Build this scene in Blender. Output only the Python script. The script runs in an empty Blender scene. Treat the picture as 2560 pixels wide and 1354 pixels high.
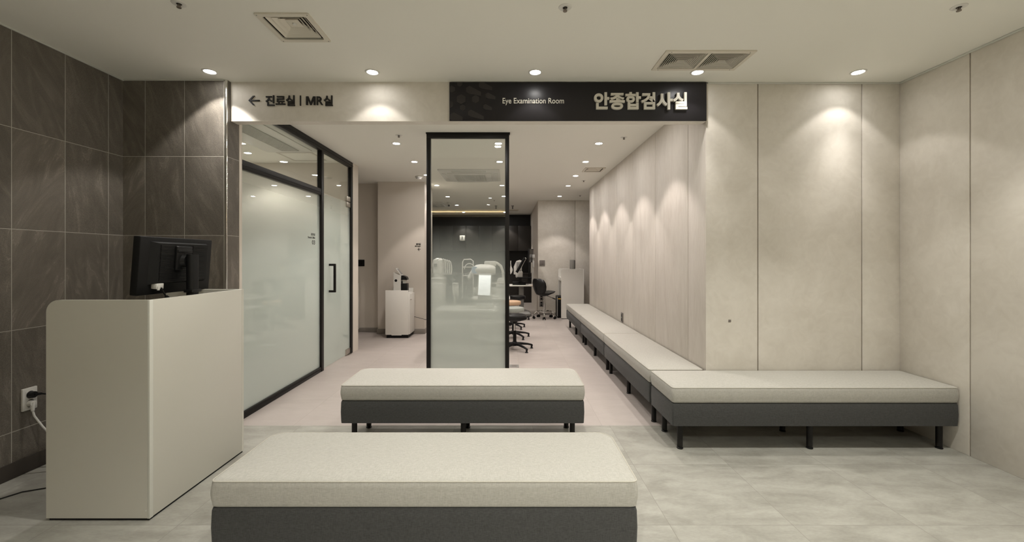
import bpy, bmesh, math, random
from mathutils import Vector, Matrix
PI = math.pi
S = bpy.context.scene
C = S.collection
random.seed(7)

# ------------------------------------------------------------------ camera, world, exposure
cam_data = bpy.data.cameras.new('camera')
cam_data.sensor_width = 36.0
cam_data.lens = 36.0 * 1048.0 / 2560.0
cam_data.shift_x = 10.0 / 2560.0
cam_data.shift_y = -33.0 / 2560.0
cam_data.clip_start = 0.05
cam = bpy.data.objects.new('camera', cam_data)
C.objects.link(cam)
cam.location = (0, 0, 1.304)
cam.rotation_euler = (PI / 2, 0, 0)
S.camera = cam

w = bpy.data.worlds.new('world')
S.world = w
w.use_nodes = True
w.node_tree.nodes['Background'].inputs[0].default_value = (0.5, 0.48, 0.42, 1)
w.node_tree.nodes['Background'].inputs[1].default_value = 0.0

S.view_settings.view_transform = 'Standard'
S.view_settings.look = 'None'
S.view_settings.gamma = 1.0
S.view_settings.use_curve_mapping = False
S.view_settings.exposure = 0.56

# lamp settings: (watts, colour, cone in degrees, edge softness)
FRONT_ROW = (5.2, (1.0, 0.95, 0.90), 98, 0.22)     # row that washes the header and back wall
ROOM_ROW = (48, (1.0, 0.97, 0.90), 100, 0.5)     # rows over the waiting room, nearer the viewer
HALL_ROW = (28, (1.0, 0.905, 0.85), 84, 0.3)      # corridor columns
EXAM_ROW = (40, (1.0, 0.93, 0.84), 84, 0.3)       # examination room at the back
OFFICE_ROW = (66, (1.0, 0.97, 0.9), 130, 0.5)

HC = 2.659      # waiting room ceiling
HI = 2.61       # inner ceiling

# ------------------------------------------------------------------ materials
def new_mat(name):
    m = bpy.data.materials.new(name)
    m.use_nodes = True
    nt = m.node_tree
    return m, nt, nt.nodes['Principled BSDF']

def plain(name, col, rough=0.5, metal=0.0, spec=0.5, bump=0.0, bscale=200.0, emit=None, estr=0.0):
    m, nt, p = new_mat(name)
    p.inputs['Base Color'].default_value = (*col, 1)
    p.inputs['Roughness'].default_value = rough
    p.inputs['Metallic'].default_value = metal
    p.inputs['Specular IOR Level'].default_value = spec
    if emit:
        p.inputs['Emission Color'].default_value = (*emit, 1)
        p.inputs['Emission Strength'].default_value = estr
    tc = nt.nodes.new('ShaderNodeTexCoord')
    n = nt.nodes.new('ShaderNodeTexNoise')
    n.inputs['Scale'].default_value = bscale
    nt.links.new(tc.outputs['Object'], n.inputs['Vector'])
    # a little variation in gloss so that no surface is perfectly even
    mr = nt.nodes.new('ShaderNodeMapRange')
    mr.inputs['To Min'].default_value = max(0.0, rough - 0.04)
    mr.inputs['To Max'].default_value = min(1.0, rough + 0.04)
    nt.links.new(n.outputs['Fac'], mr.inputs['Value'])
    nt.links.new(mr.outputs['Result'], p.inputs['Roughness'])
    if bump > 0:
        b = nt.nodes.new('ShaderNodeBump')
        b.inputs['Strength'].default_value = bump
        b.inputs['Distance'].default_value = 0.002
        nt.links.new(n.outputs['Fac'], b.inputs['Height'])
        nt.links.new(b.outputs['Normal'], p.inputs['Normal'])
    return m

def N(nt, typ, **kw):
    n = nt.nodes.new(typ)
    for k, v in kw.items():
        setattr(n, k, v)
    return n

def math_node(nt, op, a, b=None):
    n = nt.nodes.new('ShaderNodeMath')
    n.operation = op
    for i, v in enumerate((a, b)):
        if v is None:
            continue
        if isinstance(v, (int, float)):
            n.inputs[i].default_value = v
        else:
            nt.links.new(v, n.inputs[i])
    return n.outputs[0]

def ramp(nt, fac, stops):
    r = nt.nodes.new('ShaderNodeValToRGB')
    while len(r.color_ramp.elements) < len(stops):
        r.color_ramp.elements.new(0.5)
    for e, (pos, col) in zip(r.color_ramp.elements, stops):
        e.position = pos
        e.color = (*col, 1)
    nt.links.new(fac, r.inputs['Fac'])
    return r.outputs['Color']

def mix_col(nt, fac, a, b, mode='MIX'):
    n = nt.nodes.new('ShaderNodeMix')
    n.data_type = 'RGBA'
    n.blend_type = mode
    for sock, v in ((n.inputs[0], fac), (n.inputs[6], a), (n.inputs[7], b)):
        if isinstance(v, (int, float)):
            sock.default_value = v
        elif isinstance(v, tuple):
            sock.default_value = (*v, 1)
        else:
            nt.links.new(v, sock)
    return n.outputs[2]

def plaster(name, base, dark, stretch=(1, 1, 1)):
    """trowelled micro-cement: cloudy patches and short trowel marks"""
    m, nt, p = new_mat(name)
    tc = N(nt, 'ShaderNodeTexCoord')
    mp = N(nt, 'ShaderNodeMapping')
    mp.inputs['Scale'].default_value = stretch
    nt.links.new(tc.outputs['Object'], mp.inputs['Vector'])
    n1 = N(nt, 'ShaderNodeTexNoise')
    n1.inputs['Scale'].default_value = 2.6
    n1.inputs['Detail'].default_value = 6
    n1.inputs['Roughness'].default_value = 0.62
    n1.inputs['Distortion'].default_value = 0.9
    nt.links.new(mp.outputs['Vector'], n1.inputs['Vector'])
    n2 = N(nt, 'ShaderNodeTexNoise')
    n2.inputs['Scale'].default_value = 11
    n2.inputs['Detail'].default_value = 5
    n2.inputs['Distortion'].default_value = 1.6
    nt.links.new(mp.outputs['Vector'], n2.inputs['Vector'])
    a = math_node(nt, 'MULTIPLY', n1.outputs['Fac'], 0.65)
    b = math_node(nt, 'MULTIPLY', n2.outputs['Fac'], 0.35)
    f = math_node(nt, 'ADD', a, b)
    col = ramp(nt, f, [(0.34, dark), (0.62, base)])
    nt.links.new(col, p.inputs['Base Color'])
    p.inputs['Roughness'].default_value = 0.62
    p.inputs['Specular IOR Level'].default_value = 0.3
    bp = N(nt, 'ShaderNodeBump')
    bp.inputs['Strength'].default_value = 0.12
    bp.inputs['Distance'].default_value = 0.004
    nt.links.new(f, bp.inputs['Height'])
    nt.links.new(bp.outputs['Normal'], p.inputs['Normal'])
    return m

def stone_tile(name, axis, u0):
    """grey-brown slate-look tile, 0.3 x 0.6 m, light grout; every tile has its own grain and veins"""
    m, nt, p = new_mat(name)
    tc = N(nt, 'ShaderNodeTexCoord')
    sep = N(nt, 'ShaderNodeSeparateXYZ')
    nt.links.new(tc.outputs['Object'], sep.inputs[0])
    u = math_node(nt, 'DIVIDE', math_node(nt, 'SUBTRACT', sep.outputs[axis], u0), 0.3)
    v = math_node(nt, 'DIVIDE', math_node(nt, 'SUBTRACT', sep.outputs['Z'], 0.274), 0.6)
    iu, iv = math_node(nt, 'FLOOR', u), math_node(nt, 'FLOOR', v)
    fu, fv = math_node(nt, 'FRACT', u), math_node(nt, 'FRACT', v)
    eu = math_node(nt, 'MULTIPLY', math_node(nt, 'MINIMUM', fu, math_node(nt, 'SUBTRACT', 1.0, fu)), 0.3)
    ev = math_node(nt, 'MULTIPLY', math_node(nt, 'MINIMUM', fv, math_node(nt, 'SUBTRACT', 1.0, fv)), 0.6)
    edge = math_node(nt, 'MINIMUM', eu, ev)
    grout = math_node(nt, 'LESS_THAN', edge, 0.0017)
    cid = N(nt, 'ShaderNodeCombineXYZ')
    nt.links.new(iu, cid.inputs[0]); nt.links.new(iv, cid.inputs[1])
    wn = N(nt, 'ShaderNodeTexWhiteNoise', noise_dimensions='3D')
    nt.links.new(cid.outputs[0], wn.inputs['Vector'])
    # tile-local coordinates, shifted per tile
    loc = N(nt, 'ShaderNodeCombineXYZ')
    nt.links.new(math_node(nt, 'MULTIPLY', fu, 0.3), loc.inputs[0])
    nt.links.new(math_node(nt, 'MULTIPLY', fv, 0.6), loc.inputs[1])
    sc = N(nt, 'ShaderNodeVectorMath', operation='SCALE')
    sc.inputs['Scale'].default_value = 40.0
    nt.links.new(wn.outputs['Color'], sc.inputs[0])
    ad = N(nt, 'ShaderNodeVectorMath', operation='ADD')
    nt.links.new(loc.outputs[0], ad.inputs[0]); nt.links.new(sc.outputs[0], ad.inputs[1])
    # per-tile tilt of the grain
    rot = N(nt, 'ShaderNodeVectorRotate', rotation_type='Z_AXIS')
    nt.links.new(ad.outputs[0], rot.inputs['Vector'])
    nt.links.new(math_node(nt, 'MULTIPLY', math_node(nt, 'SUBTRACT', wn.outputs['Value'], 0.5), 1.3), rot.inputs['Angle'])
    mp = N(nt, 'ShaderNodeMapping')
    mp.inputs['Scale'].default_value = (7.0, 1.6, 1.0)
    nt.links.new(rot.outputs[0], mp.inputs['Vector'])
    g = N(nt, 'ShaderNodeTexNoise')
    g.inputs['Scale'].default_value = 1.6
    g.inputs['Detail'].default_value = 7
    g.inputs['Roughness'].default_value = 0.65
    g.inputs['Distortion'].default_value = 1.2
    nt.links.new(mp.outputs[0], g.inputs['Vector'])
    fine = N(nt, 'ShaderNodeTexNoise')
    fine.inputs['Scale'].default_value = 420
    fine.inputs['Detail'].default_value = 3
    nt.links.new(ad.outputs[0], fine.inputs['Vector'])
    base = ramp(nt, g.outputs['Fac'], [(0.25, (0.112, 0.0995, 0.082)), (0.5, (0.148, 0.131, 0.109)), (0.78, (0.225, 0.20, 0.167))])
    spk = ramp(nt, fine.outputs['Fac'], [(0.30, (0.55, 0.55, 0.55)), (0.5, (1.0, 1.0, 1.0)), (0.72, (1.30, 1.30, 1.28))])
    c1 = mix_col(nt, 1.0, base, spk, 'MULTIPLY')
    # thin pale veins along contour lines of the grain, only on some tiles
    vein = math_node(nt, 'LESS_THAN', math_node(nt, 'ABSOLUTE', math_node(nt, 'SUBTRACT', g.outputs['Fac'], 0.60)), 0.006)
    has = math_node(nt, 'GREATER_THAN', wn.outputs['Value'], 0.35)
    vf = math_node(nt, 'MULTIPLY', math_node(nt, 'MULTIPLY', vein, has), 0.30)
    c2 = mix_col(nt, vf, c1, (0.42, 0.385, 0.33))
    # per tile tone
    tone = math_node(nt, 'ADD', math_node(nt, 'MULTIPLY', wn.outputs['Value'], 0.26), 0.88)
    tcol = N(nt, 'ShaderNodeCombineColor')
    for i in range(3):
        nt.links.new(tone, tcol.inputs[i])
    c3 = mix_col(nt, 1.0, c2, tcol.outputs[0], 'MULTIPLY')
    c4 = mix_col(nt, grout, c3, (0.46, 0.44, 0.38))
    nt.links.new(c4, p.inputs['Base Color'])
    p.inputs['Roughness'].default_value = 0.55
    p.inputs['Specular IOR Level'].default_value = 0.4
    h = math_node(nt, 'ADD', math_node(nt, 'MULTIPLY', g.outputs['Fac'], 0.8), math_node(nt, 'MULTIPLY', fine.outputs['Fac'], 0.35))
    bp = N(nt, 'ShaderNodeBump')
    bp.inputs['Strength'].default_value = 0.45
    bp.inputs['Distance'].default_value = 0.006
    nt.links.new(h, bp.inputs['Height'])
    nt.links.new(bp.outputs['Normal'], p.inputs['Normal'])
    return m

def floor_tile(name, x0, y0, light, dark, grout_col, contrast):
    """0.6 m cement-look porcelain with hairline joints and cloudy, lengthwise marks"""
    m, nt, p = new_mat(name)
    tc = N(nt, 'ShaderNodeTexCoord')
    sep = N(nt, 'ShaderNodeSeparateXYZ')
    nt.links.new(tc.outputs['Object'], sep.inputs[0])
    u = math_node(nt, 'DIVIDE', math_node(nt, 'SUBTRACT', sep.outputs['X'], x0), 0.6)
    v = math_node(nt, 'DIVIDE', math_node(nt, 'SUBTRACT', sep.outputs['Y'], y0), 0.6)
    iu, iv = math_node(nt, 'FLOOR', u), math_node(nt, 'FLOOR', v)
    fu, fv = math_node(nt, 'FRACT', u), math_node(nt, 'FRACT', v)
    eu = math_node(nt, 'MINIMUM', fu, math_node(nt, 'SUBTRACT', 1.0, fu))
    ev = math_node(nt, 'MINIMUM', fv, math_node(nt, 'SUBTRACT', 1.0, fv))
    grout = math_node(nt, 'LESS_THAN', math_node(nt, 'MINIMUM', eu, ev), 0.0018)
    cid = N(nt, 'ShaderNodeCombineXYZ')
    nt.links.new(iu, cid.inputs[0]); nt.links.new(iv, cid.inputs[1])
    wn = N(nt, 'ShaderNodeTexWhiteNoise', noise_dimensions='3D')
    nt.links.new(cid.outputs[0], wn.inputs['Vector'])
    sc = N(nt, 'ShaderNodeVectorMath', operation='SCALE')
    sc.inputs['Scale'].default_value = 30.0
    nt.links.new(wn.outputs['Color'], sc.inputs[0])
    ad = N(nt, 'ShaderNodeVectorMath', operation='ADD')
    nt.links.new(tc.outputs['Object'], ad.inputs[0]); nt.links.new(sc.outputs[0], ad.inputs[1])
    mp = N(nt, 'ShaderNodeMapping')
    mp.inputs['Scale'].default_value = (1.7, 4.2, 1.0)
    nt.links.new(ad.outputs[0], mp.inputs['Vector'])
    n1 = N(nt, 'ShaderNodeTexNoise')
    n1.inputs['Scale'].default_value = 2.2
    n1.inputs['Detail'].default_value = 8
    n1.inputs['Roughness'].default_value = 0.6
    n1.inputs['Distortion'].default_value = 0.4
    nt.links.new(mp.outputs[0], n1.inputs['Vector'])
    n2 = N(nt, 'ShaderNodeTexNoise')
    n2.inputs['Scale'].default_value = 30
    n2.inputs['Detail'].default_value = 4
    nt.links.new(mp.outputs[0], n2.inputs['Vector'])
    f = math_node(nt, 'ADD', math_node(nt, 'MULTIPLY', n1.outputs['Fac'], 0.8), math_node(nt, 'MULTIPLY', n2.outputs['Fac'], 0.2))
    c = ramp(nt, f, [(0.5 - contrast, dark), (0.5 + contrast, light)])
    tone = math_node(nt, 'ADD', math_node(nt, 'MULTIPLY', wn.outputs['Value'], 0.06), 0.97)
    tcol = N(nt, 'ShaderNodeCombineColor')
    for i in range(3):
        nt.links.new(tone, tcol.inputs[i])
    c = mix_col(nt, 1.0, c, tcol.outputs[0], 'MULTIPLY')
    c = mix_col(nt, grout, c, grout_col)
    nt.links.new(c, p.inputs['Base Color'])
    p.inputs['Roughness'].default_value = 0.42
    p.inputs['Specular IOR Level'].default_value = 0.35
    bp = N(nt, 'ShaderNodeBump')
    bp.inputs['Strength'].default_value = 0.06
    bp.inputs['Distance'].default_value = 0.002
    nt.links.new(f, bp.inputs['Height'])
    nt.links.new(bp.outputs['Normal'], p.inputs['Normal'])
    return m

def weave(name, base, dark, scale=520.0, bump=0.35):
    """woven upholstery: fine crossing threads with lengthwise slubs"""
    m, nt, p = new_mat(name)
    tc = N(nt, 'ShaderNodeTexCoord')
    facs = []
    for st in ((0.12, 1.0, 1.0), (1.0, 0.12, 0.12)):
        mp = N(nt, 'ShaderNodeMapping')
        mp.inputs['Scale'].default_value = st
        nt.links.new(tc.outputs['Object'], mp.inputs['Vector'])
        n = N(nt, 'ShaderNodeTexNoise')
        n.inputs['Scale'].default_value = scale
        n.inputs['Detail'].default_value = 2
        nt.links.new(mp.outputs[0], n.inputs['Vector'])
        facs.append(n.outputs['Fac'])
    f = math_node(nt, 'ADD', math_node(nt, 'MULTIPLY', facs[0], 0.58), math_node(nt, 'MULTIPLY', facs[1], 0.42))
    col = ramp(nt, f, [(0.36, dark), (0.62, base)])
    nt.links.new(col, p.inputs['Base Color'])
    p.inputs['Roughness'].default_value = 0.72
    p.inputs['Specular IOR Level'].default_value = 0.28
    p.inputs['Sheen Weight'].default_value = 0.08
    bp = N(nt, 'ShaderNodeBump')
    bp.inputs['Strength'].default_value = bump
    bp.inputs['Distance'].default_value = 0.0008
    nt.links.new(f, bp.inputs['Height'])
    nt.links.new(bp.outputs['Normal'], p.inputs['Normal'])
    return m

def glass(name, z_clear, z_frost, fmin, fmax, col=(0.67, 0.72, 0.685), gloss=(1, 1, 1)):
    """float glass with an etched film whose density fades out between two heights"""
    m = bpy.data.materials.new(name)
    m.use_nodes = True
    nt = m.node_tree
    nt.nodes.clear()
    out = N(nt, 'ShaderNodeOutputMaterial')
    tr = N(nt, 'ShaderNodeBsdfTransparent')
    tr.inputs['Color'].default_value = (0.955, 0.975, 0.96, 1)
    lw = N(nt, 'ShaderNodeLayerWeight')
    lw.inputs['Blend'].default_value = 0.5
    p5 = math_node(nt, 'POWER', lw.outputs['Facing'], 5.0)
    fr = math_node(nt, 'ADD', math_node(nt, 'MULTIPLY', p5, 0.95), 0.045)
    gl = N(nt, 'ShaderNodeBsdfGlossy')
    gl.inputs['Roughness'].default_value = 0.0
    gl.inputs['Color'].default_value = (*gloss, 1)
    base = tr.outputs[0]
    if fmax > 0:
        df = N(nt, 'ShaderNodeBsdfDiffuse')
        df.inputs['Color'].default_value = (*col, 1)
        tl = N(nt, 'ShaderNodeBsdfTranslucent')
        tl.inputs['Color'].default_value = (*col, 1)
        mx = N(nt, 'ShaderNodeMixShader')
        mx.inputs[0].default_value = 0.5
        nt.links.new(df.outputs[0], mx.inputs[1]); nt.links.new(tl.outputs[0], mx.inputs[2])
        tc = N(nt, 'ShaderNodeNewGeometry')
        sep = N(nt, 'ShaderNodeSeparateXYZ')
        nt.links.new(tc.outputs['Position'], sep.inputs[0])
        mr = N(nt, 'ShaderNodeMapRange', interpolation_type='SMOOTHSTEP')
        mr.inputs['From Min'].default_value = z_frost
        mr.inputs['From Max'].default_value = z_clear
        mr.inputs['To Min'].default_value = fmax
        mr.inputs['To Max'].default_value = fmin
        nt.links.new(sep.outputs['Z'], mr.inputs['Value'])
        m2 = N(nt, 'ShaderNodeMixShader')
        nt.links.new(mr.outputs['Result'], m2.inputs[0])
        nt.links.new(tr.outputs[0], m2.inputs[1]); nt.links.new(mx.outputs[0], m2.inputs[2])
        base = m2.outputs[0]
    m3 = N(nt, 'ShaderNodeMixShader')
    nt.links.new(fr, m3.inputs[0])
    nt.links.new(base, m3.inputs[1]); nt.links.new(gl.outputs[0], m3.inputs[2])
    nt.links.new(m3.outputs[0], out.inputs['Surface'])
    return m

def emitter(name, col, strength):
    m = bpy.data.materials.new(name)
    m.use_nodes = True
    nt = m.node_tree
    nt.nodes.clear()
    out = N(nt, 'ShaderNodeOutputMaterial')
    e = N(nt, 'ShaderNodeEmission')
    e.inputs['Color'].default_value = (*col, 1)
    e.inputs['Strength'].default_value = strength
    nt.links.new(e.outputs[0], out.inputs['Surface'])
    return m

M = {}
M['plaster'] = plaster('trowelled_plaster', (0.76, 0.722, 0.655), (0.66, 0.62, 0.55))
M['plaster_side'] = plaster('brushed_plaster', (0.72, 0.675, 0.615), (0.63, 0.58, 0.52), (2.6, 2.6, 0.5))
M['groove'] = plain('groove_shadow_gap', (0.34, 0.295, 0.23), 0.8)
M['paint'] = plain('beige_wall_paint', (0.66, 0.605, 0.535), 0.75, bump=0.05, bscale=350)
M['ceiling'] = plain('ceiling_paint', (0.80, 0.79, 0.725), 0.85, bump=0.03, bscale=400)
M['cove'] = plain('ceiling_edge_moulding', (0.62, 0.63, 0.58), 0.6)
M['tile_left'] = stone_tile('slate_tile_side', 'Y', 2.774)
M['tile_back'] = stone_tile('slate_tile_back', 'X', -2.761)
M['tile_return'] = stone_tile('slate_tile_return', 'Y', 3.10)
M['chrome'] = plain('polished_metal', (0.78, 0.77, 0.75), 0.13, 1.0)
M['steel'] = plain('brushed_steel', (0.52, 0.49, 0.44), 0.36, 1.0)
M['base_dark'] = plain('dark_baseboard', (0.045, 0.037, 0.030), 0.5)
M['base_grey'] = plain('grey_baseboard', (0.27, 0.245, 0.215), 0.45)
M['floor'] = floor_tile('waiting_floor_tile', 1.39, 2.046, (0.375, 0.369, 0.328), (0.242, 0.234, 0.203), (0.20, 0.19, 0.165), 0.16)
M['floor_in'] = floor_tile('corridor_floor_tile', 0.73, 3.25, (0.44, 0.397, 0.368), (0.39, 0.349, 0.321), (0.30, 0.26, 0.23), 0.2)
M['black'] = plain('black_metal_frame', (0.010, 0.009, 0.008), 0.42, spec=0.25)
M['glass_clear'] = glass('clear_glass', 0, 0, 0, 0)
M['glass_left'] = glass('frosted_glass_office', 2.05, 1.25, 0.30, 0.86)
M['glass_mid'] = glass('frosted_glass_partition', 1.70, 0.50, 0.0, 0.74)
M['counter'] = plain('cream_laminate', (0.60, 0.585, 0.52), 0.38, spec=0.45)
M['counter_edge'] = plain('pale_laminate_edge', (0.68, 0.68, 0.62), 0.4)
M['white'] = plain('white_laminate', (0.80, 0.78, 0.73), 0.4)
M['plastic_white'] = plain('white_plastic', (0.66, 0.65, 0.61), 0.35)
M['plastic_grey'] = plain('grey_plastic', (0.23, 0.225, 0.21), 0.45)
M['plastic_black'] = plain('black_plastic', (0.006, 0.006, 0.006), 0.5, spec=0.22)
M['plastic_satin'] = plain('satin_black_plastic', (0.006, 0.006, 0.006), 0.36, spec=0.28)
M['screen_off'] = plain('dark_screen', (0.008, 0.008, 0.009), 0.12)
M['cushion'] = weave('cream_woven_fabric', (0.455, 0.444, 0.404), (0.355, 0.344, 0.306))
M['piping'] = weave('cream_piping', (0.49, 0.47, 0.41), (0.42, 0.40, 0.345))
M['base_fabric'] = weave('charcoal_woven_fabric', (0.064, 0.065, 0.063), (0.038, 0.0385, 0.037))
M['sign'] = plain('black_sign_panel', (0.014, 0.0125, 0.0145), 0.38, spec=0.34, bump=0.02)
M['sign_hex'] = plain('dark_grey_hexagon_print', (0.034, 0.030, 0.030), 0.48, spec=0.34)
M['letter_light'] = plain('cream_letters', (0.68, 0.65, 0.57), 0.5)
M['letter_dark'] = plain('black_letters', (0.012, 0.011, 0.010), 0.5)
M['vent'] = plain('vent_ivory_plastic', (0.66, 0.62, 0.53), 0.5)
M['vent_dark'] = plain('vent_dark_cavity', (0.03, 0.025, 0.02), 0.8)
M['vent_grey'] = plain('vent_grey_louver', (0.56, 0.53, 0.46), 0.55)
M['ac'] = plain('air_conditioner_plastic', (0.62, 0.62, 0.58), 0.45)
M['ac_grille'] = plain('air_conditioner_grille', (0.30, 0.30, 0.28), 0.6)
M['ac_mesh'] = plain('air_conditioner_mesh_holes', (0.04, 0.04, 0.038), 0.7)
M['lens'] = emitter('downlight_lens', (1.0, 0.95, 0.91), 135.0)
M['lens_row'] = emitter('downlight_lens_row', (1.0, 0.97, 0.93), 34.0)
M['lens_front'] = emitter('downlight_lens_front', (1.0, 0.975, 0.93), 100.0)
M['screen_on'] = emitter('lit_white_screen', (1.0, 0.98, 0.94), 1.5)
M['cabinet_dark'] = plain('dark_brown_cabinet', (0.016, 0.013, 0.0105), 0.5)
M['cabinet_black'] = plain('black_recess', (0.006, 0.0055, 0.005), 0.6)
M['leather_black'] = plain('black_vinyl', (0.009, 0.009, 0.0095), 0.33, spec=0.35, bump=0.08, bscale=300)
M['leather_teal'] = plain('pale_grey_green_vinyl', (0.36, 0.385, 0.35), 0.4, bump=0.05)
M['leather_peach'] = plain('tan_vinyl', (0.62, 0.42, 0.27), 0.42, bump=0.05)
M['pinkish_plate'] = plain('taupe_switch_plate', (0.17, 0.15, 0.135), 0.4)
M['brass_sprinkler'] = plain('sprinkler_metal', (0.22, 0.19, 0.16), 0.4, 0.7)
M['yellow'] = plain('yellow_sticker', (0.65, 0.42, 0.08), 0.5)
M['blue'] = plain('blue_plastic_cap', (0.33, 0.43, 0.55), 0.4)
M['walnut'] = plain('dark_walnut_panelling', (0.05, 0.042, 0.034), 0.6)
M['cove_led'] = emitter('warm_cove_light', (1.0, 0.72, 0.36), 9.0)

# ------------------------------------------------------------------ mesh helpers
class MB:
    def __init__(self):
        self.bm = bmesh.new()

    def box(self, x0, x1, y0, y1, z0, z1, bev=0.0, seg=2, mat=None):
        r = bmesh.ops.create_cube(self.bm, size=1.0)
        vs = r['verts']
        sx, sy, sz = abs(x1 - x0), abs(y1 - y0), abs(z1 - z0)
        cx, cy, cz = (x0 + x1) / 2, (y0 + y1) / 2, (z0 + z1) / 2
        for v in vs:
            v.co = Vector((v.co.x * sx + cx, v.co.y * sy + cy, v.co.z * sz + cz))
        if bev > 0:
            es = list({e for v in vs for e in v.link_edges})
            r2 = bmesh.ops.bevel(self.bm, geom=es, offset=min(bev, 0.45 * min(sx, sy, sz)), segments=seg, profile=0.5, affect='EDGES')
            vs = list({v for f in r2['faces'] for v in f.verts} | {v for v in vs if v.is_valid})
        if mat is not None:
            bmesh.ops.transform(self.bm, matrix=mat, verts=vs)
        return self

    def cyl(self, p0, p1, r0, r1=None, n=24):
        p0, p1 = Vector(p0), Vector(p1)
        r1 = r0 if r1 is None else r1
        d = p1 - p0
        L = d.length
        r = bmesh.ops.create_cone(self.bm, cap_ends=True, cap_tris=False, segments=n, radius1=r0, radius2=r1, depth=L)
        q = Vector((0, 0, 1)).rotation_difference(d.normalized()).to_matrix().to_4x4()
        bmesh.ops.transform(self.bm, matrix=Matrix.Translation((p0 + p1) / 2) @ q, verts=r['verts'])
        return self

    def tube(self, pts, r, n=10, closed=False, radii=None):
        pts = [Vector(p) for p in pts]
        rings = []
        k = len(pts)
        prev_u = None
        for i, p in enumerate(pts):
            if closed:
                t = pts[(i + 1) % k] - pts[i - 1]
            else:
                t = pts[min(i + 1, k - 1)] - pts[max(i - 1, 0)]
            t.normalize()
            if prev_u is None:
                a = Vector((0, 0, 1)) if abs(t.z) < 0.9 else Vector((1, 0, 0))
                u = t.cross(a).normalized()
            else:
                u = (prev_u - t * prev_u.dot(t)).normalized()
            prev_u = u
            v = t.cross(u)
            rr = radii[i] if radii else r
            rings.append([self.bm.verts.new(p + (u * math.cos(2 * PI * j / n) + v * math.sin(2 * PI * j / n)) * rr) for j in range(n)])
        m = k if closed else k - 1
        for i in range(m):
            A, B = rings[i], rings[(i + 1) % k]
            for j in range(n):
                self.bm.faces.new((A[j], A[(j + 1) % n], B[(j + 1) % n], B[j]))
        if not closed:
            self.bm.faces.new(list(reversed(rings[0])))
            self.bm.faces.new(rings[-1])
        return self

    def loft(self, rings, cap0=True, cap1=True):
        """rings: lists of points, all of one length"""
        R = [[self.bm.verts.new(Vector(p)) for p in ring] for ring in rings]
        n = len(R[0])
        for A, B in zip(R, R[1:]):
            for j in range(n):
                self.bm.faces.new((A[j], A[(j + 1) % n], B[(j + 1) % n], B[j]))
        if cap0:
            self.bm.faces.new(list(reversed(R[0])))
        if cap1:
            self.bm.faces.new(R[-1])
        return self

    def lathe(self, prof, c=(0, 0, 0), n=32):
        rings = []
        for r, z in prof:
            r = max(r, 0.0004)
            rings.append([(c[0] + r * math.cos(2 * PI * j / n), c[1] + r * math.sin(2 * PI * j / n), c[2] + z) for j in range(n)])
        return self.loft(rings)

    def prism(self, poly, axis, a0, a1):
        """poly in the plane normal to axis: x -> (y, z), y -> (x, z), z -> (x, y)"""
        def pt(p, a):
            return {'x': (a, p[0], p[1]), 'y': (p[0], a, p[1]), 'z': (p[0], p[1], a)}[axis]
        return self.loft([[pt(p, a0) for p in poly], [pt(p, a1) for p in poly]])

    def sphere(self, c, r, seg=24, rings=14, mat=None):
        rr = bmesh.ops.create_uvsphere(self.bm, u_segments=seg, v_segments=rings, radius=1.0)
        sc = Vector(r) if not isinstance(r, (int, float)) else Vector((r, r, r))
        mt = Matrix.Translation(Vector(c)) @ (mat or Matrix.Identity(4)) @ Matrix.Diagonal((*sc, 1))
        bmesh.ops.transform(self.bm, matrix=mt, verts=rr['verts'])
        return self

    def xf(self, mat):
        bmesh.ops.transform(self.bm, matrix=mat, verts=self.bm.verts)
        return self

    def build(self, name, mat, parent=None, world=True, smooth=35, kind=None, label=None):
        bm = self.bm
        bmesh.ops.recalc_face_normals(bm, faces=bm.faces)
        if world and parent is not None:
            o = Vector((0, 0, 0))
            q = parent
            while q is not None:
                o += q.location
                q = q.parent
            bmesh.ops.translate(bm, vec=-o, verts=bm.verts)
        me = bpy.data.meshes.new(name)
        bm.to_mesh(me)
        bm.free()
        if smooth:
            me.shade_smooth()
            me.set_sharp_from_angle(angle=math.radians(smooth))
        me.materials.append(mat)
        ob = bpy.data.objects.new(name, me)
        C.objects.link(ob)
        if parent is not None:
            ob.parent = parent
        if kind:
            ob['kind'] = kind
        if label:
            ob['label'] = label
        return ob

def tag(o, label, cat, group=None):
    o['label'] = label
    o['category'] = cat
    if group:
        o['group'] = group
    return o

def thing(name, label, cat, loc=(0, 0, 0), rotz=0.0, group=None):
    o = bpy.data.objects.new(name, None)
    o.empty_display_size = 0.05
    C.objects.link(o)
    o.location = loc
    o.rotation_euler = (0, 0, rotz)
    return tag(o, label, cat, group)

def dup(root, loc, rotz=None, label=None, group=None):
    def cp(o, parent):
        c = o.copy()
        C.objects.link(c)
        c.parent = parent
        for ch in o.children:
            cp(ch, c)
        return c
    r = root.copy()
    C.objects.link(r)
    r.location = loc
    if rotz is not None:
        r.rotation_euler = (0, 0, rotz)
    if label:
        r['label'] = label
    if group:
        r['group'] = group
    for ch in root.children:
        cp(ch, r)
    return r

def struct(mb, name, mat, **kw):
    return mb.build(name, mat, kind='structure', **kw)

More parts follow.
